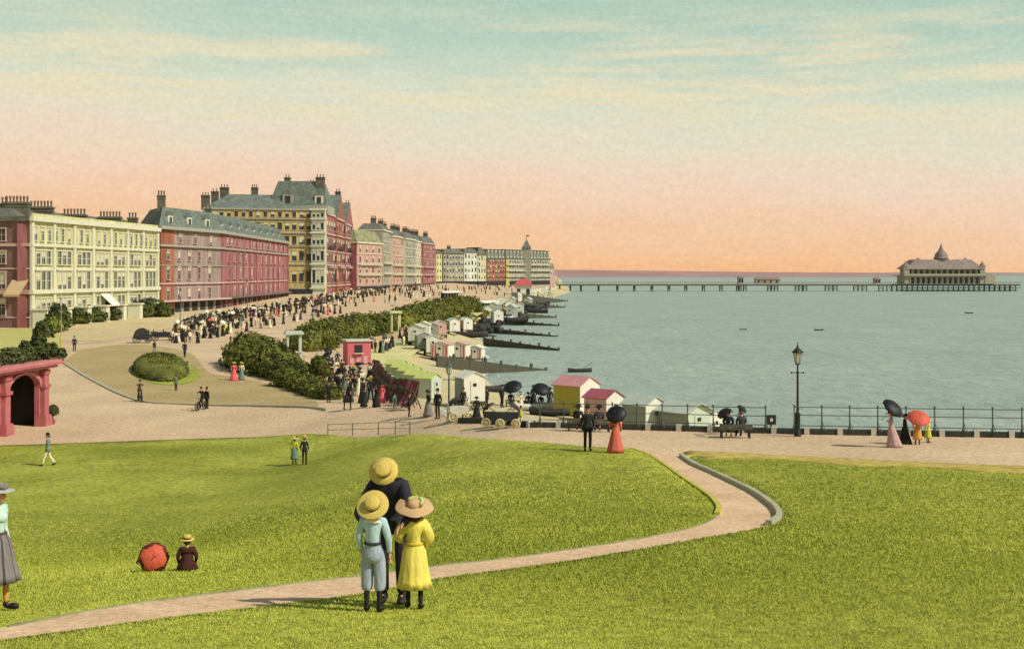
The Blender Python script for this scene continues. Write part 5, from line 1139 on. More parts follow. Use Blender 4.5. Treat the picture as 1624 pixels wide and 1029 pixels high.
def joints(child=False, seated=None, lean=0., stride=0., arms=None, head_fwd=0.):
    J = dict(pelvis=(0,0,.93), spine=(0,.01,1.12), chest=(0,.01,1.32), neck=(0,.01,1.47), head=(0,-.015,1.6),
             sL=(.165,.01,1.39), sR=(-.165,.01,1.39), eL=(.235,.05,1.13), eR=(-.235,.05,1.13), wL=(.245,-.03,.90), wR=(-.245,-.03,.90),
             hL=(.09,0,.90), hR=(-.09,0,.90), kL=(.10,-.02-stride*.45,.49), kR=(-.10,-.02+stride*.35,.49), aL=(.10,.03-stride,.09), aR=(-.10,.05+stride,.09+abs(stride)*.12), tL=(.12,-.13-stride,.045), tR=(-.12,-.11+stride,.04))
    if seated == 'chair':
        dz = -.45
        for k in ('pelvis','spine','chest','neck','head','sL','sR','eL','eR','wL','wR','hL','hR'): p = J[k]; J[k] = (p[0], p[1], p[2]+dz)
        J.update(kL=(.11,-.43,.50), kR=(-.11,-.43,.50), aL=(.11,-.42,.09), aR=(-.11,-.42,.09), tL=(.12,-.58,.045), tR=(-.12,-.58,.045), eL=(.23,-.04,.72), eR=(-.23,-.04,.72), wL=(.12,-.26,.58), wR=(-.12,-.26,.58))
    if seated == 'ground':
        dz = -.80
        for k in ('pelvis','spine','chest','neck','head','sL','sR','eL','eR','wL','wR','hL','hR'): p = J[k]; J[k] = (p[0], p[1], p[2]+dz)
        J.update(kL=(.14,-.42,.22), kR=(-.14,-.44,.20), aL=(.12,-.80,.08), aR=(-.12,-.82,.08), tL=(.14,-.86,.20), tR=(-.14,-.88,.20), eL=(.26,.06,.40), eR=(-.26,.06,.40), wL=(.22,-.14,.22), wR=(-.22,-.14,.22))
    if arms: J.update(arms)
    if lean:
        pz = J['pelvis'][2]; c, s = math.cos(lean), math.sin(lean)
        for k in ('spine','chest','neck','head','sL','sR','eL','eR','wL','wR'):
            if arms and k in arms: continue
            x, y, z = J[k]; z -= pz; J[k] = (x, y*c-z*s, z*c+y*s+pz)
    if head_fwd: x, y, z = J['head']; J['head'] = (x, y-head_fwd, z-abs(head_fwd)*.5)
    if child:
        x, y, z = J['neck']; J['head'] = lerp3(J['neck'], J['head'], 1.12)
    return J
BODY_E = [('pelvis','spine'),('spine','chest'),('chest','neck'),('neck','head'),('chest','sL'),('chest','sR'),('sL','eL'),('eL','wL'),('sR','eR'),('eR','wR'),('pelvis','hL'),('pelvis','hR'),('hL','kL'),('kL','aL'),('aL','tL'),('hR','kR'),('kR','aR'),('aR','tR')]
def body_mesh(J, headscale=1., fingers=True, look=None):
    rad = dict(pelvis=.09, spine=.075, chest=.085, neck=.046, head=.055, sL=.045, sR=.045, eL=.032, eR=.032, wL=.024, wR=.024, hL=.06, hR=.06, kL=.042, kR=.042, aL=.026, aR=.026, tL=.018, tR=.018)
    me = skin_mesh({k: (J[k], rad[k]) for k in rad}, BODY_E); mb = MB(); hx, hy, hz = J['head']; s = headscale
    d = Vector(look or (0,-1,0)).normalized(); nk = Vector(J['neck']); up0 = (Vector(J['head'])-nk).normalized(); rt = d.cross(up0).normalized(); up = rt.cross(d).normalized()
    M = Matrix(((rt.x,-d.x,up.x,hx),(rt.y,-d.y,up.y,hy),(rt.z,-d.z,up.z,hz),(0,0,0,1)))           # local: x right, -y forward, z up
    def ball(c, r, mi, n=10, k=8):
        t = MB().ball((0,0,0), r, mi, n, k); t.v = [tuple(M @ Vector((v[0]+c[0]*s, v[1]+c[1]*s, v[2]+c[2]*s))) for v in t.v]; mb.add(t.v, t.f, mi, True)
    ball((0,.012,.035), (.075*s,.095*s,.098*s), 0, 16, 12); ball((0,-.022,-.035), (.056*s,.068*s,.075*s), 0, 14, 10)
    ball((0,-.094,-.012), (.012*s,.018*s,.026*s), 0); ball((.078,.01,.0), (.012*s,.022*s,.032*s), 0); ball((-.078,.01,.0), (.012*s,.022*s,.032*s), 0)
    for q in (-.031,.031): ball((q,-.078,.018), (.012*s,.009*s,.008*s), 1, 8, 6); ball((q,-.082,.036), (.016*s,.006*s,.004*s), 1, 8, 4)
    ball((0,-.086,-.058), (.022*s,.008*s,.007*s), 2, 8, 6)
    if fingers:
        for sd in ('L','R'):
            w, e = Vector(J['w'+sd]), Vector(J['e'+sd]); f = (w-e).normalized(); sg = 1 if sd == 'L' else -1
            side = Vector((0,-1,0)); side = (side-f*side.dot(f)).normalized(); nrm = f.cross(side)*(-sg)
            pc = w+f*.055; t = MB().ball((0,0,0), (.017,.040,.055), 0, 10, 8); B = Matrix((nrm, side, f)).transposed()
            mb.add([tuple(pc+B @ Vector(v)) for v in t.v], t.f, 0, True)
            for i, ln in enumerate((.068,.078,.072,.055)):
                a = pc+f*.042+side*(.027-.018*i); b = a+f*ln*.5+nrm*.008; c = b+f*ln*.4+nrm*.022
                mb.tube(a, b, .0088, .0082, 6); mb.tube(b, c, .0082, .0065, 6); mb.ball(c, .0066, 0, 6, 4)
            a = w+f*.03+side*.03; b = a+f*.03+side*.028+nrm*.01; c = b+f*.03+side*.006+nrm*.008; mb.tube(a, b, .011, .0095, 6); mb.tube(b, c, .0095, .007, 6); mb.ball(c, .007, 0, 6, 4)
    return join(me, mb, [M_SKIN, M_EYE, M_LIP]), M
def hat_mesh(kind, M, tilt=0., s=1., mats=None, dz=0.):
    """tilt > 0 pushes the hat to the back of the head, < 0 pulls it over the face"""
    Tm = M @ Matrix.Rotation(-tilt, 4, 'X') @ Matrix.Translation((0,.01,.075+dz)) @ Matrix.Diagonal((s,s,s,1)); mb = MB()
    if kind == 'boater':
        mb.lathe([(.088,.0),(.175,-.004),(.178,.004),(.09,.012)], 28, 0, Tm); mb.lathe([(.092,.006),(.094,.05)], 28, 1, Tm); mb.lathe([(.094,.05),(.092,.098),(.085,.105),(.001,.108)], 28, 0, Tm)
    elif kind == 'bowler':
        mb.lathe([(.09,-.005),(.13,.0),(.135,.012),(.098,.008),(.1,.05),(.088,.1),(.05,.128),(.001,.135)], 20, 0, Tm)
    elif kind == 'sailor':
        mb.lathe([(.10,.0),(.20,-.018),(.225,.0),(.22,.006),(.105,.012)], 30, 0, Tm, wob=lambda a, z: 1+.02*math.sin(3*a)); mb.lathe([(.106,.005),(.108,.045)], 30, 1, Tm); mb.lathe([(.108,.045),(.104,.085),(.08,.105),(.001,.112)], 30, 0, Tm)
    elif kind in ('wide', 'floppy'):
        k = 1 if kind == 'wide' else 1.15
        mb.lathe([(.09,.0),(.2*k,-.03),(.25*k,-.02),(.245*k,-.012),(.1,.015)], 30, 0, Tm, wob=lambda a, z: 1+.05*math.sin(2*a+1)+.03*math.sin(5*a)); mb.lathe([(.1,.01),(.104,.05),(.09,.085),(.05,.1),(.001,.103)], 24, 0, Tm)
        r_ = random.Random(3)
        for i in range(9): a = -2.2+i*.32; mb.ball(Tm @ Vector((.115*math.cos(a),.115*math.sin(a),.05+.03*r_.random())), .03+.02*r_.random(), 1, 8, 6)
    return mb.mesh('hat', mats)
def hair_mesh(M, s=1., long=False, hat=False):
    mb = MB(); t = MB().ball((0,0,0), (.081*s,.09*s,.1*s) if not hat else (.079*s,.075*s,.07*s), 0, 14, 10)
    mb.add([tuple(M @ Vector((v[0], v[1]+(.027 if not hat else .035)*s, v[2]+(.045 if not hat else 0)*s))) for v in t.v], t.f, 0, True)
    if long:
        t = MB().ball((0,0,0), (.085*s,.05*s,.15*s), 0, 12, 8); mb.add([tuple(M @ Vector((v[0], v[1]+.075*s, v[2]-.09*s))) for v in t.v], t.f, 0, True)
    else:
        t = MB().ball((0,0,0), (.045*s,.045*s,.045*s), 0, 10, 8); mb.add([tuple(M @ Vector((v[0], v[1]+.10*s, v[2]-.02*s))) for v in t.v], t.f, 0, True)
    return mb.mesh('hair', M_HAIR)
def coat_mesh(J, fat=1., sleeve=1., hem=.80, hemw=.19, waist=.125, name='jacket', chest=.135, flare=True):
    N = dict(spine=(J['spine'], waist*fat), chest=(J['chest'], chest*fat), nk=(lerp3(J['chest'], J['neck'], .8), .065), sL=(J['sL'], .077*fat*sleeve), sR=(J['sR'], .077*fat*sleeve), eL=(J['eL'], .058*sleeve), eR=(J['eR'], .058*sleeve), wL=(lerp3(J['eL'], J['wL'], .96), .040), wR=(lerp3(J['eR'], J['wR'], .96), .040), pel=(lerp3(J['pelvis'], J['spine'], .25), waist*1.06*fat))
    me = skin_mesh(N, [('spine','chest'),('chest','nk'),('chest','sL'),('chest','sR'),('sL','eL'),('eL','wL'),('sR','eR'),('eR','wR'),('spine','pel')], 1, name); mb = MB()
    if flare:
        px, py, pz = J['pelvis']; n = 20
        mb.lathe([(waist*fat*1.02, pz+.14),(waist*fat*(1.2 if hemw < .21 else 1.42), pz+.03),(hemw, hem),(hemw-.015, hem-.005),(waist*fat*.9, pz+.1)], n, 0, Matrix.Translation((px,py,0)) @ Matrix.Diagonal((1.05,.86,1,1)), wob=lambda a, z: 1+.02*math.sin(6*a))
    return me, mb
def trouser_mesh(J, to=.97, w=1., name='trousers', pr=.115):
    aL, aR = lerp3(J['kL'], J['aL'], to), lerp3(J['kR'], J['aR'], to)
    q = .32 if pr > .13 else 0.
    return skin_mesh(dict(p=(J['pelvis'], pr), hL=(lerp3(J['hL'], J['kL'], q), pr*.70), hR=(lerp3(J['hR'], J['kR'], q), pr*.70), kL=(J['kL'], .070*w**3), kR=(J['kR'], .070*w**3), aL=(aL, .060*w**3), aR=(aR, .060*w**3)), [('p','hL'),('p','hR'),('hL','kL'),('kL','aL'),('hR','kR'),('kR','aR')], 1, name)
def breeches_mesh(J):
    px, py, pz = J['pelvis']; mb = MB(); mb.lathe([(.115,pz+.16),(.128,pz+.1),(.158,pz),(.165,pz-.06),(.15,pz-.13),(.09,pz-.17)], 24, 0, Matrix.Translation((px,py+.01,0)) @ Matrix.Diagonal((1.06,.9,1,1)), close=True)
    for s in 'LR':
        h_, k_, a_ = Vector(J['h'+s]), Vector(J['k'+s]), Vector(J['a'+s]); n = 16; vs = []; prof = [(h_+Vector((0,0,-.0)),.085),(h_.lerp(k_,.3),.098),(h_.lerp(k_,.75),.096),(k_,.094),(k_.lerp(a_,.22),.09),(k_.lerp(a_,.33),.078),(k_.lerp(a_,.38),.06)]
        for p, r_ in prof:
            for i in range(n): a = 2*PI*i/n; q = r_*(1+.03*math.sin(4*a+p.z*20)); vs.append((p.x+q*math.cos(a), p.y+q*math.sin(a), p.z))
        mb.add(vs, [(k*n+i, k*n+(i+1)%n, (k+1)*n+(i+1)%n, (k+1)*n+i) for k in range(len(prof)-1) for i in range(n)], 0, True)
    return mb
def leg_mesh(J, name='stockings', k0=.35, r=1.):
    a = {}; e = []
    mb = None; out = []
    for s in 'LR':
        N = dict(k=(lerp3(J['h'+s], J['k'+s], .8), .05*r), c=(lerp3(J['k'+s], J['a'+s], .3), .052*r), a=(J['a'+s], .038*r)); out.append(skin_mesh(N, [('k','c'),('c','a')], 1, name))
    base = MB()
    for m_ in out: base.add([v.co for v in m_.vertices], [list(p.vertices) for p in m_.polygons], 0, True)
    return base
def shoe_mesh(J, s='L'):
    a, t = Vector(J['a'+s]), Vector(J['t'+s]); mb = MB(); d = (t-a); c = a.lerp(t, .6)
    me = skin_mesh(dict(a=(a+Vector((0,0,.04)), .050), h=(a+Vector((0,.01,-.035)), .056), t=(t+Vector((0,-.03,0)), .048)), [('a','h'),('h','t')], 1, 'shoe'); return me
def skirt_mesh(J, hem=.02, hemw=.36, waist=.118, folds=9, depth=.05, top=None, lean=(0,0), name='skirt', oval=.92, hip=.19):
    px, py, pz = J['pelvis']; top = top or J['spine'][2]-.02; mb = MB(); L_ = top-hem
    prof = [(waist, top), (waist*1.12, top-.05*L_), (hip, top-.2*L_), ((hip+hemw)/2*.93, top-.55*L_), (hemw*.9, top-.85*L_), (hemw, hem), (hemw-.02, hem+.005), (hip*.8, top-.3*L_)]
    n = 48; vs = []
    for r, z in prof:
        t = (top-z)/L_
        for i in range(n):
            a = 2*PI*i/n; rr = r*(1+depth*t*(math.sin(folds*a)+.5*math.sin(folds*1.7*a+1))); vs.append((px+rr*math.cos(a)+lean[0]*t, py+rr*oval*math.sin(a)+lean[1]*t, z))
    fs = [(k*n+i, k*n+(i+1)%n, (k+1)*n+(i+1)%n, (k+1)*n+i) for k in range(len(prof)-1) for i in range(n)]
    mb.add(vs, fs, 0, True)
    return mb
def person(label, loc, rz, h=1.7, kind='man', top=M_BLACK, low=M_BLACK, hat=None, hatm=None, tilt=0., seated=None, lean=0., stride=0., arms=None, head_fwd=0., child=False, group=None, fingers=False, hem=None, hemw=None, look=None, collar=None, belt=None, coat=True, stock=None, long=False, hatscale=1., skirt_lean=(0,0), fat=1., folds=9, stripes=None, hatdz=0., breeches=False, puff=1.):
    J = joints(child, seated, lean, stride, arms, head_fwd); r = thing('person', label, 'person', loc, rz, group); k = h/1.70; r.scale = (k,)*3; hs = 1.18 if child else 1.
    b, M = body_mesh(J, hs, fingers, look); link('body', b, r); link('hair', hair_mesh(M, hs, long, bool(hat)), r)
    if kind in ('man', 'boy'):
        cm, mb = coat_mesh(J, fat, 1., (J['pelvis'][2]-.13) if not seated else J['pelvis'][2]-.06, (.195 if not breeches else .222)*fat, flare=not breeches, name='jacket'); link('jacket', join(cm, mb, [top]), r)
        if breeches: breeches_mesh(J).build('breeches', low, r); leg_mesh(J).build('stockings', stock or M_BLACK, r)
        else: link('trousers', join(trouser_mesh(J), None, [low]), r)
    else:
        cm, mb = coat_mesh(J, 1., 1.15*puff, waist=.105*(.6+.4*puff), chest=.128*(.7+.3*puff), flare=False, name='blouse'); mb.ball((0, J['chest'][1]-.075, J['chest'][2]-.03), (.115,.06,.075), 0, 12, 8); link('blouse', join(cm, mb, [top]), r)
        if seated:
            kx, ky, kz = lerp3(J['kL'], J['kR'], .5); ax_, ay, az = lerp3(J['aL'], J['aR'], .5)
            sk = skin_mesh(dict(p=(J['pelvis'], .185), m=(lerp3(J['pelvis'], (kx,ky,kz), .55), .19), k=((kx,ky,kz), .18), a=((ax_,ay,az+.1), .19)), [('p','m'),('m','k'),('k','a')], 1, 'skirt'); link('skirt', join(sk, None, [low]), r)
        else:
            sm_ = skirt_mesh(J, .02 if hem is None else hem, hemw or .36, lean=skirt_lean, folds=folds); sk = sm_.build('skirt', low if not stripes else [low, stripes], r)
            if stripes:
                n = 48
                for p in sk.data.polygons: p.material_index = 1 if (p.index % n) % 5 == 0 else 0
            if hem: leg_mesh(J).build('stockings', stock or M_BLACK, r)
    for s_ in 'LR':
        if kind in ('man','boy') or hem or seated: link('shoe', join(shoe_mesh(J, s_), None, [M_SHOE]), r)
    if belt: mb = MB(); px, py, pz = J['spine']; mb.lathe([(.130,pz-.075),(.142,pz-.07),(.142,pz-.035),(.130,pz-.03)], 24, 0, Matrix.Translation((px,py,0)) @ Matrix.Diagonal((1.0,.95,1,1))); mb.build('belt', belt, r)
    if collar: mb = MB(); x, y, z = J['neck']; mb.lathe([(.062,z+.02),(.1,z-.01),(.165,z-.075),(.17,z-.085),(.1,z-.03)], 20, 0, Matrix.Translation((x,y,0)) @ Matrix.Diagonal((1.05,.8,1,1))); mb.build('collar', collar, r)
    if hat: link('hat', hat_mesh(hat, M, tilt, hs*hatscale, hatm or [M_STRAW, M_BAND], hatdz), r)
    return r
def parasol(label, pos, axis, rad, m, m2=None, shaft=.85, group=None, depth=.42):
    """open parasol, canopy top at pos, the shaft running back along -axis"""
    r = thing('parasol', label, 'parasol', pos, 0, group); q = Vector(axis).normalized().to_track_quat('Z', 'Y'); r.rotation_mode = 'QUATERNION'; r.rotation_quaternion = q; mb = MB(); n = 8; K = 6; vs = []; fs = []
    for j in range(K+1):
        t = j/K; rr = rad*(t*.55+.45*math.sin(t*PI/2)); z = -rad*depth*t**2.1
        for i in range(n*2):
            a = PI*i/n; s = 1 if i % 2 == 0 else (1-.07*t); vs.append((max(.004, rr*s)*math.cos(a), max(.004, rr*s)*math.sin(a), z+(0 if i % 2 == 0 else .04*rad*t)))
    N2 = 2*n
    for j in range(K):
        for i in range(N2): fs.append((j*N2+i, j*N2+(i+1)%N2, (j+1)*N2+(i+1)%N2, (j+1)*N2+i))
    mb.add(vs, fs, 0, True)
    if m2: mb.m = [1 if (i//N2) >= K-2 and (i % 4 < 2 or (i//N2) == K-1) else 0 for i in range(len(mb.f))]
    o = mb.build('canopy', [m, m2 or m], r); sd_ = o.modifiers.new('thick', 'SOLIDIFY'); sd_.thickness = .008
    mb = MB(); mb.tube((0,0,.05), (0,0,-shaft), .009, n=6); mb.build('shaft', M_WOOD, r)
    mb = MB()
    for i in range(n): a = 2*PI*i/n; mb.tube((0,0,-rad*.5), (rad*.62*math.cos(a), rad*.62*math.sin(a), -rad*depth*.45), .005, n=4)
    mb.build('ribs', M_IRON, r); mb = MB(); mb.path([(0,0,-shaft),(0,.0,-shaft-.06),(.03,0,-shaft-.08),(.05,0,-shaft-.05)], .013, 6); mb.build('handle', M_WOOD, r)
    return r
# --- foreground group
def gl(px, py): return hit(px, py, lambda x, y: zland(x, y)+lawn_off(y))
p_boy, p_girl, p_man = gl(592, 971), gl(657, 966), gl(622, 958)
sc = lambda p, px_: px_*p.y/F
person('child seen from behind in pale blue tunic, grey breeches, black stockings and big straw hat', p_boy, R(174), sc(p_boy, 176), 'boy', M_BLUE, M_GBLUE, 'sailor', [M_STRAW, M_BAND], tilt=R(52), child=True, fingers=True, breeches=True, collar=M_CREAMC, belt=M_DGREY, fat=1.04, stock=M_BLACK, hatscale=.94, hatdz=-.012,
       arms=dict(eL=(.225,.03,1.13), wL=(.20,-.07,.92), eR=(-.25,.05,1.13), wR=(-.25,-.02,.90)))
person('child seen from behind in yellow dress with black stockings and floppy flowered pinkish straw hat', p_girl, R(186), sc(p_girl, 166), 'girl', M_YEL, M_YEL, 'floppy', [M_STRAWP, M_LEAFC], tilt=R(26), child=True, fingers=True, hem=.36, hemw=.285, puff=1.35, stock=M_BLACK, belt=mat('yellow_sash', srgb(206,176,60), .8, .1, 10), long=True, folds=11, hatscale=.88,
       arms=dict(eL=(.27,-.02,1.16), wL=(.20,-.20,1.05), eR=(-.26,.02,1.12), wR=(-.18,-.16,.98)), stride=.06)
person('tall man in dark navy coat bending over two children, straw boater tipped towards the viewer', p_man, R(-6), sc(p_man, 246), 'man', M_NAVY, M_NAVY, 'boater', [M_STRAW, M_BAND], tilt=R(-30), lean=R(30), head_fwd=.05, fingers=True, fat=1.1, look=(-.12,-.85,-.5), hatscale=.88,
       arms=dict(eL=(.29,-.42,1.06), wL=(.22,-.6,.98), eR=(-.29,-.40,1.06), wR=(-.2,-.58,1.0)))
p = gl(-4, 969); lady = person('girl at the left edge in mint blouse, dark striped grey skirt and grey brimmed hat', p, R(84), sc(p, 196), 'lady', M_MINT, M_GREY, 'wide', [mat('pale_grey_felt', srgb(168,166,158), .9, .1, 20), M_GREY], tilt=R(-4), fingers=True, hem=.42, hemw=.33, stock=M_OCHC, stripes=M_DGREY, stride=.1, belt=M_DGREY, hatscale=.85)
# --- resting pair with the coral parasol
q = gl(297, 906); person('child sitting on the lawn in dark maroon jacket and yellow boater, back turned', q, R(196), .98, 'boy', M_MAROON2, M_MAROON2, 'boater', [M_STRAW, M_BAND], seated='ground', fat=1.5, lean=R(14), tilt=R(6), child=True)
q2 = gl(238, 905); person('reclining child almost hidden by the coral parasol, black boots sticking out on the left', q2+Vector((.0,.42,0)), R(-92), .66, 'lady', M_CREAMC, M_MAROON2, seated='ground', child=True)
pr = gl(245, 907); sz = 47*pr.y/F/2; parasol('open coral parasol with dark red rim resting on the lawn, its top towards the viewer', (pr.x, pr.y-.05, pr.z+sz*1.02), (.25,-.93,.22), sz*1.02, M_CORAL, M_CORALR, shaft=.55)
# --- promenaders
def stand(label, px, py, hpx, rz, kind='man', hk=1., **k):
    p = hit(px, py); p.z += float(lawn_off(p.y)) if inside(p.x, p.y, lawn_left) or inside(p.x, p.y, lawn_right) else 0
    h = hpx*p.y/F*hk; return person(label, p, rz, min(max(h, 1.0), 2.05), kind, **k)
DK = [M_BLACK, M_BLACK]
stand('man in black suit and bowler on the lawn edge beside the lady in coral', 932, 718, 69, R(8), 'man', top=M_BLACK, low=M_BLACK, hat='bowler', hatm=DK, fat=1.12)
cr_ = stand('lady in long coral red dress holding a black parasol, standing by the path', 976, 721, 62, R(-165), 'lady', top=M_REDD, low=M_REDD, hat='wide', hatm=[M_BLACK, M_BLACK], arms=dict(eL=(.27,-.05,1.14), wL=(.16,-.22,1.28)), hemw=.38)
p = cr_.location; parasol('open black parasol held by the lady in coral red, facing the viewer', (p.x-.02, p.y-.18, p.z+1.62), (-.25,-.75,.62), .42, M_BLKS, shaft=.7)
ml = stand('lady in long mauve dress with trailing hem, holding a black parasol by the railing', 1413, 709, 55, R(-110), 'lady', top=M_MAUVE, low=M_MAUVE, hat='wide', hatm=[M_MAUVE, M_BLACK], hemw=.42, skirt_lean=(0,.18), arms=dict(eR=(-.27,-.06,1.14), wR=(-.2,-.2,1.30)))
p = ml.location; parasol('black parasol tilted over the shoulder of the lady in mauve', (p.x+.12, p.y-.25, p.z+1.78), (.45,-.55,.7), .5, M_BLKS, shaft=.9)
stand('lady in black standing between the mauve lady and the pink parasol', 1435, 704, 46, R(70), 'lady', top=M_BLACK, low=M_BLACK, hat='wide', hatm=DK, hemw=.44)
pk = stand('girl in pink and ochre under a pink parasol by the railing', 1455, 705, 46, R(-20), 'lady', top=M_PINKC, low=M_OCHC, hat='wide', hatm=[M_STRAW, M_LEAFC], hem=.3, hemw=.28, child=True)
p = pk.location; parasol('pink parasol with orange crown tilted towards the viewer beside the railing', (p.x, p.y-.25, p.z+1.3), (0,-.6,.8), .50, M_CORAL, M_PINKS, shaft=.8)
stand('child in lime yellow leaning back beside the pink parasol', 1472, 702, 36, R(40), 'lady', top=M_LIMEC, low=M_LIMEC, hat='wide', hatm=[M_STRAW, M_LEAFC], hem=.35, hemw=.3, child=True)
def bench(label, px, py, rz, w=1.5, d=None):
    p = hit(px, py) if d is None else Vector((*at(px, d), zg(*at(px, d)))); r = thing('bench', label, 'bench', p, rz, 'benches')
    mb = MB(); mb.box((0,0,.42), (w,.42,.06)); mb.build('seat', M_WOOD, r); mb = MB(); mb.box((0,.22,.58), (w,.05,.14)); mb.build('backrest', M_WOOD, r)
    for x in (-w*.42, w*.42):
        for y in (-.17, .19): mb = MB(); mb.box((x,y,.2), (.06,.06,.4)); mb.build('leg', M_IRON, r)
    return r
def sit(label, px, d, rz, h=1.68, dy=0, **k):
    x, y = at(px, d); return person(label, (x, y+dy, zg(x, y)), rz, h, seated='chair', **k)
bench('dark bench in front of the railing, left of the tall street lamp', 1166, 0, R(180), 1.5, d=57.6)
sit('lady in black sitting on the bench, left of the two sitters', 1155, 57.75, R(168), kind='lady', top=M_BLACK, low=M_BLACK, hat='wide', hatm=DK)
sit('man in dark grey sitting on the bench, right of the two sitters', 1176, 57.75, R(188), kind='man', top=M_DGREY, low=M_BLACK, hat='bowler', hatm=DK, fat=1.1)
x, y = at(1150, 58.2); parasol('black umbrella resting against the railing behind the bench, left one', (x, y+.6, zg(x,y)+1.12), (-.5,-.4,.75), .36, M_BLKS, shaft=.6)
x, y = at(1183, 58.2); parasol('small black umbrella beside the railing behind the bench, right one', (x, y+.7, zg(x,y)+1.28), (.5,-.4,.75), .26, M_BLKS, shaft=.5)
sit('dark clad lady sitting by the railing left of the man in black', 917, 61.5, R(170), kind='lady', top=M_BLACK, low=M_BLACK, hat='wide', hatm=DK); bench('bench by the railing behind the man in black, left one', 917, 0, R(175), 1.1, d=61.4)
sit('dark clad lady sitting by the railing just left of the black parasol', 950, 61.0, R(186), kind='lady', top=M_DGREY, low=M_BLACK, hat='wide', hatm=DK); bench('bench by the railing behind the man in black, right one', 950, 0, R(185), 1.1, d=60.9)
# sitters on the beach beyond the railing
for i, (px, lab, tp, pa) in enumerate([(810,'lady in black under a black umbrella on the beach, left one of the row',M_BLACK,1),(826,'lady in a pale cream dress sitting on the beach between two dark figures',M_CREAMC,0),(838,'dark clad lady sitting on the beach in the middle of the row',M_BLACK,0),(858,'lady in black under a black umbrella next to the ochre bathing hut',M_BLACK,1)]):
    d = 121; x, y = at(px, d); z = zg(x, y); bench('low bench on the beach under %s' % ('the left umbrella','the cream dressed lady','the middle sitter','the umbrella by the ochre hut')[i], px, 0, R(10-8*i), 1.0, d=d)
    o = person(lab, (x, y-.1, z), R(14-9*i), 2.0, 'lady', tp, tp if i != 3 else M_DGREY, 'wide', [tp, M_BLACK], seated='chair')
    if pa: parasol('black umbrella over the left sitter on the beach' if i == 0 else 'black umbrella over the sitter by the ochre hut', (x+.1, y-.3, z+2.2), (.15 if i else -.2,-.55,.8), .95, M_BLKS, shaft=1.0)
stand('girl in pale green on the lawn, left one of the two strolling children', 467, 740, 42, R(170), 'lady', top=M_LIMEC, low=M_TEAL, hat='wide', hatm=[M_STRAW, M_BLACK], hem=.35, hemw=.28, child=True)
stand('boy in dark suit on the lawn, right one of the two strolling children', 483, 740, 43, R(176), 'boy', top=M_NAVY, low=M_NAVY, hat='boater', child=True)
stand('man striding across the far left lawn in white trousers and dark jacket', 76, 742, 50, R(-80), 'man', top=M_TEAL, low=M_CREAMC, hat='bowler', hatm=DK, stride=.3)
stand('lady in rose pink dress at the foot of the big round hedge', 371, 604, 29, R(20), 'lady', top=M_ROSEC, low=M_ROSEC, hat='wide', hatm=[M_LIMEC, M_LEAFC], hemw=.42)
stand('lady in pale grey beside the rose pink lady at the hedge', 383, 603, 28, R(-10), 'lady', top=M_CREAMC, low=M_TEAL, hat='wide', hatm=[M_LIMEC, M_LEAFC], hemw=.36)
stand('man in dark suit standing alone near the lodge roof', 118, 558, 24, R(20), 'man', top=M_BLACK, low=M_BLACK, hat='bowler', hatm=DK)
stand('dark clad man walking above the oval flower bed, right of it', 293, 567, 25, R(170), 'man', top=M_BLACK, low=M_BLACK, hat='bowler', hatm=DK, stride=.15)
stand('dark clad lady walking just right of the oval flower bed', 297, 592, 18, R(100), 'lady', top=M_BROWNC, low=M_TEAL, hat='wide', hatm=DK)
stand('dark clad man walking just behind the oval flower bed', 245, 560, 20, R(60), 'man', top=M_BLACK, low=M_GREY, hat='bowler', hatm=DK, stride=.15)
stand('child with dark clothes at the near tip of the oval flower bed', 279, 620, 24, R(-20), 'boy', top=M_TEAL, low=M_BLACK, hat='bowler', hatm=DK)
for lab, px, py, hp, tp, lo, kd in [('lady in black with wide skirt beside the rose parasol on the lower promenade',597,645,34,M_BLACK,M_BLACK,'lady'),('lady in rose pink next to the lady in black on the lower promenade',606,639,28,M_ROSEC,M_ROSEC,'lady'),('small child in olive standing alone near the lawn railing',626,648,22,M_TEAL,M_TEAL,'boy'),
    ('tall dark man standing at the end of the row of deck chairs',649,661,37,M_BLACK,M_BLACK,'man'),('dark clad lady with walking stick left of the black skirted lady',577,645,28,M_BLACK,M_BLACK,'lady'),('man in black at the right of the dark pair by the hedge tail',556,650,30,M_BLACK,M_BLACK,'man'),('man in black at the left of the dark pair by the hedge tail',546,650,28,M_BLACK,M_BLACK,'man'),
    ('dark clad man at the tip of the low hedge',521,638,32,M_BLACK,M_BLACK,'man'),('person in rust brown walking among the low hedge crowd',538,625,26,M_BROWNC,M_CORALR,'lady'),('dark clad man standing left of the pale lamp post',694,664,46,M_BLACK,M_DGREY,'man'),('dark clad lady with grey skirt left of the pale lamp post',679,660,40,M_BLACK,M_GREY,'lady'),('boy in pale green beside the prams at the railing end',826,676,28,M_LIMEC,M_MINT,'boy'),
    ('dark clad man standing on the near beach left of the umbrellas',796,646,38,M_BLACK,M_BLACK,'man'),('lady in brown standing on the near beach between the umbrellas',846,646,36,M_BROWNC,M_BLACK,'lady'),('dark clad lady standing on the beach against the ochre hut',872,650,36,M_BLACK,M_DGREY,'lady'),('child in cream playing on the near beach',818,655,22,M_CREAMC,M_CREAMC,'lady'),('dark clad man leaning at the white bathing machine',735,652,36,M_BLACK,M_BLACK,'man'),
    ('dark clad nursemaid behind the prams',756,664,34,M_BLACK,M_BLACK,'lady'),('dark clad man right of the white bathing machine',772,650,36,M_BLACK,M_BLACK,'man'),('lady in cream behind the pale pram',741,662,30,M_CREAMC,M_CREAMC,'lady')]:
    stand(lab, px, py, hp, R(random.uniform(0, 360)), kd, top=tp, low=lo, hat='bowler' if kd != 'lady' else 'wide', hatm=[tp if kd == 'lady' else M_BLACK, M_BLACK], hemw=.38)
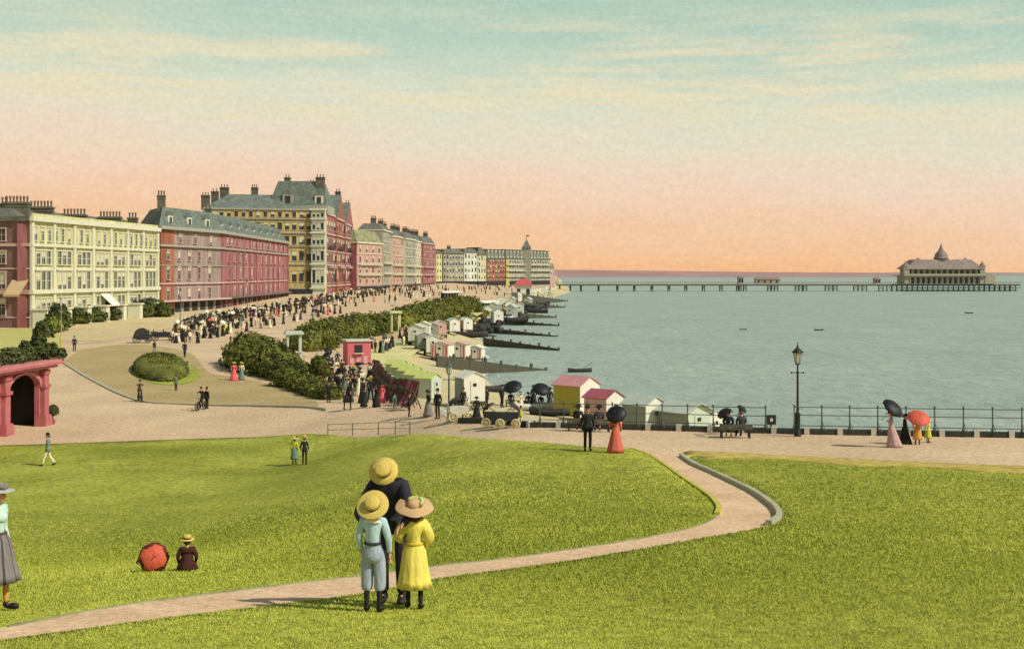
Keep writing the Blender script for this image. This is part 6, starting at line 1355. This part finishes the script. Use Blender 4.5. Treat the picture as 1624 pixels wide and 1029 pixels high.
# --- cyclists
def bicycle(label, loc, rz):
    r = thing('bicycle', label, 'bicycle', loc, rz, 'bicycles'); me = wheel_mesh(.34, .035, 24, 12, M_IRON)
    for x in (-.52, .52): link('wheel', me, r, (x, 0, .34))
    mb = MB(); mb.path([(-.52,0,.34),(-.1,0,.3),(.38,0,.72),(-.2,0,.76),(-.52,0,.34)], .02); mb.tube((-.1,0,.3),(-.22,0,.88),.018); mb.tube((.52,0,.34),(.36,0,.95),.018); mb.build('frame', M_IRON, r)
    mb = MB(); mb.path([(.3,-.28,.98),(.38,-.1,1.0),(.38,.1,1.0),(.3,.28,.98)], .015); mb.build('handlebar', M_IRON, r); mb = MB(); mb.ball((-.24,0,.92), (.13,.08,.04)); mb.build('saddle', M_SHOE, r)
for lab, lab2, px, py, rz, tp in (('bicycle ridden across the worn turf left of the oval bed', 'cyclist in brown on the worn turf left of the oval bed', 222, 637, R(-60), M_BROWNC), ('bicycle ridden across the open forecourt', 'cyclist in black on the open forecourt, left one of the two figures', 319, 651, R(-110), M_BLACK)):
    p = hit(px, py); bicycle(lab, p, rz)
    o = person(lab2, p+Vector((-.2*math.cos(rz), -.2*math.sin(rz), .38)), rz+PI/2, 1.7, 'man', tp, M_BLACK, 'bowler', DK, lean=R(15), arms=dict(eL=(.25,-.2,1.05), wL=(.2,-.48,.95), eR=(-.25,-.2,1.05), wR=(-.2,-.48,.95), hL=(.09,0,.62), hR=(-.09,0,.62), pelvis=(0,0,.64), kL=(.11,-.33,.45), kR=(-.11,-.25,.25), aL=(.11,-.2,.12), aR=(-.11,-.1,-.12), tL=(.11,-.32,.07), tR=(-.11,-.22,-.16), spine=(0,-.03,.82), chest=(0,-.1,1.02), neck=(0,-.16,1.17), head=(0,-.2,1.3), sL=(.165,-.13,1.09), sR=(-.165,-.13,1.09)))
stand('man in black walking beside the cyclist on the forecourt', 328, 648, 33, R(150), 'man', top=M_BLACK, low=M_BLACK, hat='bowler', hatm=DK, fat=1.1)

# --- the crowd: a few figures, copied
protos = []
def proto(kind, top, low, hat, hatm, **k):
    r = person('proto', (0, -300, 0), 0, 1.68, kind, top, low, hat, hatm, **k); index_kids(r); protos.append((r, kind)); return r
PM = [proto('man', M_BLACK, M_BLACK, 'bowler', DK), proto('man', M_BLACK, M_BLACK, 'boater', [M_STRAW, M_BAND], stride=.2), proto('man', M_BLACK, M_GREY, 'bowler', DK, fat=1.12, arms=dict(wR=(-.12,-.25,1.08)))]
PL = [proto('lady', M_BLACK, M_BLACK, 'wide', [M_BLACK, M_DGREY]), proto('lady', M_BLACK, M_BLACK, 'wide', [M_STRAW, M_LEAFC], arms=dict(eL=(.27,-.05,1.14), wL=(.16,-.22,1.28))), proto('lady', M_BLACK, M_BLACK, 'floppy', [M_CREAMC, M_DGREY], hemw=.3)]
PARA = {}
for nm, m_ in (('white', M_WHS), ('black', M_BLKS), ('pink', M_PINKS)):
    o = parasol('proto', (0,-300,0), (0,0,1), .55, m_); index_kids(o); PARA[nm] = o
TONES = [('dark', M_BLACK, 12), ('dark grey', M_DGREY, 4), ('brown', M_BROWNC, 1.5), ('cream', M_CREAMC, 3.2), ('grey green', M_TEAL, 2), ('rose pink', M_ROSEC, .7), ('pale pink', M_PINKC, 1), ('pale yellow', M_LIMEC, .7)]
PLACES = [('before the red hotel', [(270,545),(300,548),(360,532),(470,514),(476,494),(400,505),(340,516),(276,528)], 92, 0),
          ('below the grand hotel', [(440,503),(480,514),(560,492),(640,478),(640,466),(560,476),(480,490)], 46, 0),
          ('around the pink kiosk', [(510,600),(545,640),(590,640),(588,604),(545,606),(536,578),(500,585)], 44, 1),
          ('below the far hedge', [(575,556),(602,562),(650,548),(722,522),(766,506),(750,500),(690,518),(620,540)], 46, 1),
          ('on the far beach', [(748,520),(775,526),(790,500),(850,474),(880,464),(845,466),(800,484),(765,503)], 34, 0)]
rr_ = random.Random(11); npar = 0
for place, poly, cnt, near in PLACES:
    k = 0
    while k < cnt:
        px = rr_.uniform(min(p[0] for p in poly), max(p[0] for p in poly)); py = rr_.uniform(min(p[1] for p in poly), max(p[1] for p in poly))
        if not bool(inside(px, py, poly)): continue
        p = hit(px, py); k += 1; lady_ = rr_.random() < .55; tone, m_, _w = rr_.choices(TONES, [t[2]*(1 if lady_ or t[0] in ('dark','dark grey','brown','cream') else .1) for t in TONES])[0]
        src = rr_.choice(PL if lady_ else PM); rec = {'blouse': m_ if rr_.random() < .75 else M_CREAMC, 'skirt': m_, 'jacket': m_, 'trousers': rr_.choice([M_BLACK, M_GREY, m_])}
        c = copy_tree(src, None, None, rec); c.location = p; c.rotation_euler = (0,0,rr_.uniform(0, 2*PI)); s = rr_.uniform(1.0, 1.18); c.scale = (s,s,s)
        c['label'] = ('lady in a %s skirt in the crowd %s' if lady_ else 'man in a %s jacket in the crowd %s') % (tone, place); c['group'] = 'crowd '+place
        if lady_ and rr_.random() < (.12 if near else .2):
            nm = rr_.choices(('white','black','pink'), (4,5,1))[0]; q = copy_tree(PARA[nm]); q.location = (p.x+.1, p.y-.1, p.z+2.05*s); q.rotation_quaternion = Vector((rr_.uniform(-.5,.5), rr_.uniform(-.7,.1), 1)).to_track_quat('Z','Y')
            q['label'] = '%s parasol held up in the crowd %s' % (nm, place); q['group'] = 'parasols in the crowd '+place
def drop(o):
    for c in list(o.children): drop(c)
    bpy.data.objects.remove(o)
for o, _ in protos: drop(o)
for o in PARA.values(): drop(o)
bpy.data.scenes.remove(TMP)

# the rest of the crowd, far off along the parade, reads as one mass
fm = MB(); mm_ = [M_BLACK, M_DGREY, M_CREAMC, M_WHS, M_SKIN, M_ROSEC, M_BROWNC]
polys = [([(276,530),(340,517),(400,505),(470,494),(470,482),(400,494),(340,506),(285,518)], 150), ([(440,500),(480,489),(560,475),(640,465),(700,457),(700,451),(640,457),(560,465),(480,478)], 210), ([(640,476),(700,468),(760,462),(800,459),(870,450),(860,447),(760,453),(640,462)], 100), ([(690,470),(762,466),(800,470),(850,462),(830,455),(760,457)], 50)]
for poly, cnt in polys:
    k = 0
    while k < cnt:
        px = rr_.uniform(min(p[0] for p in poly), max(p[0] for p in poly)); py = rr_.uniform(min(p[1] for p in poly), max(p[1] for p in poly))
        if not bool(inside(px, py, poly)): continue
        k += 1; p = hit(px, py); h_ = rr_.uniform(1.6, 1.95); lady_ = rr_.random() < .5; c = rr_.choices(range(7), (11,4,2.2,1.2,0,.6,1.4))[0]; T = Matrix.Translation(p) @ Matrix.Diagonal((1,1,h_/1.7,1))
        if lady_: fm.lathe([(.36,0),(.22,.6),(.12,1.05),(.2,1.3),(.17,1.42),(.05,1.5)], 8, c, T)
        else: fm.tube(T @ Vector((.1,0,0)), T @ Vector((.09,0,.9)), .08, .11, 6, 0); fm.tube(T @ Vector((-.1,.15,0)), T @ Vector((-.09,0,.9)), .08, .11, 6, 0); fm.lathe([(.19,.8),(.15,1.05),(.22,1.35),(.15,1.45),(.05,1.5)], 8, c, T)
        for sx in (-1, 1): fm.tube(T @ Vector((sx*.2,0,1.38)), T @ Vector((sx*.26,-.06,.9)), .06, .045, 5, c)
        fm.ball(T @ Vector((0,0,1.58)), .1, 4, 8, 6); hc = rr_.choice((0,0,0,1,2)); fm.lathe([(.24 if lady_ else .15,1.63),(.12,1.66),(.1,1.76),(.01,1.8)], 8, hc, T)
        if rr_.random() < .09:
            q = T @ Matrix.Translation((.1,-.1,1.55)) @ Matrix.Rotation(rr_.uniform(-.5,.5), 4, 'X'); fm.lathe([(.55,.25),(.4,.45),(.2,.55),(.01,.58)], 8, rr_.choice((3,0,0,2)), q); fm.tube(q @ Vector((0,0,-.3)), q @ Vector((0,0,.55)), .015, n=4)
tag(fm.build('crowd', mm_), 'far crowd strolling along the parade in front of the hotels', 'crowd', kind='stuff')
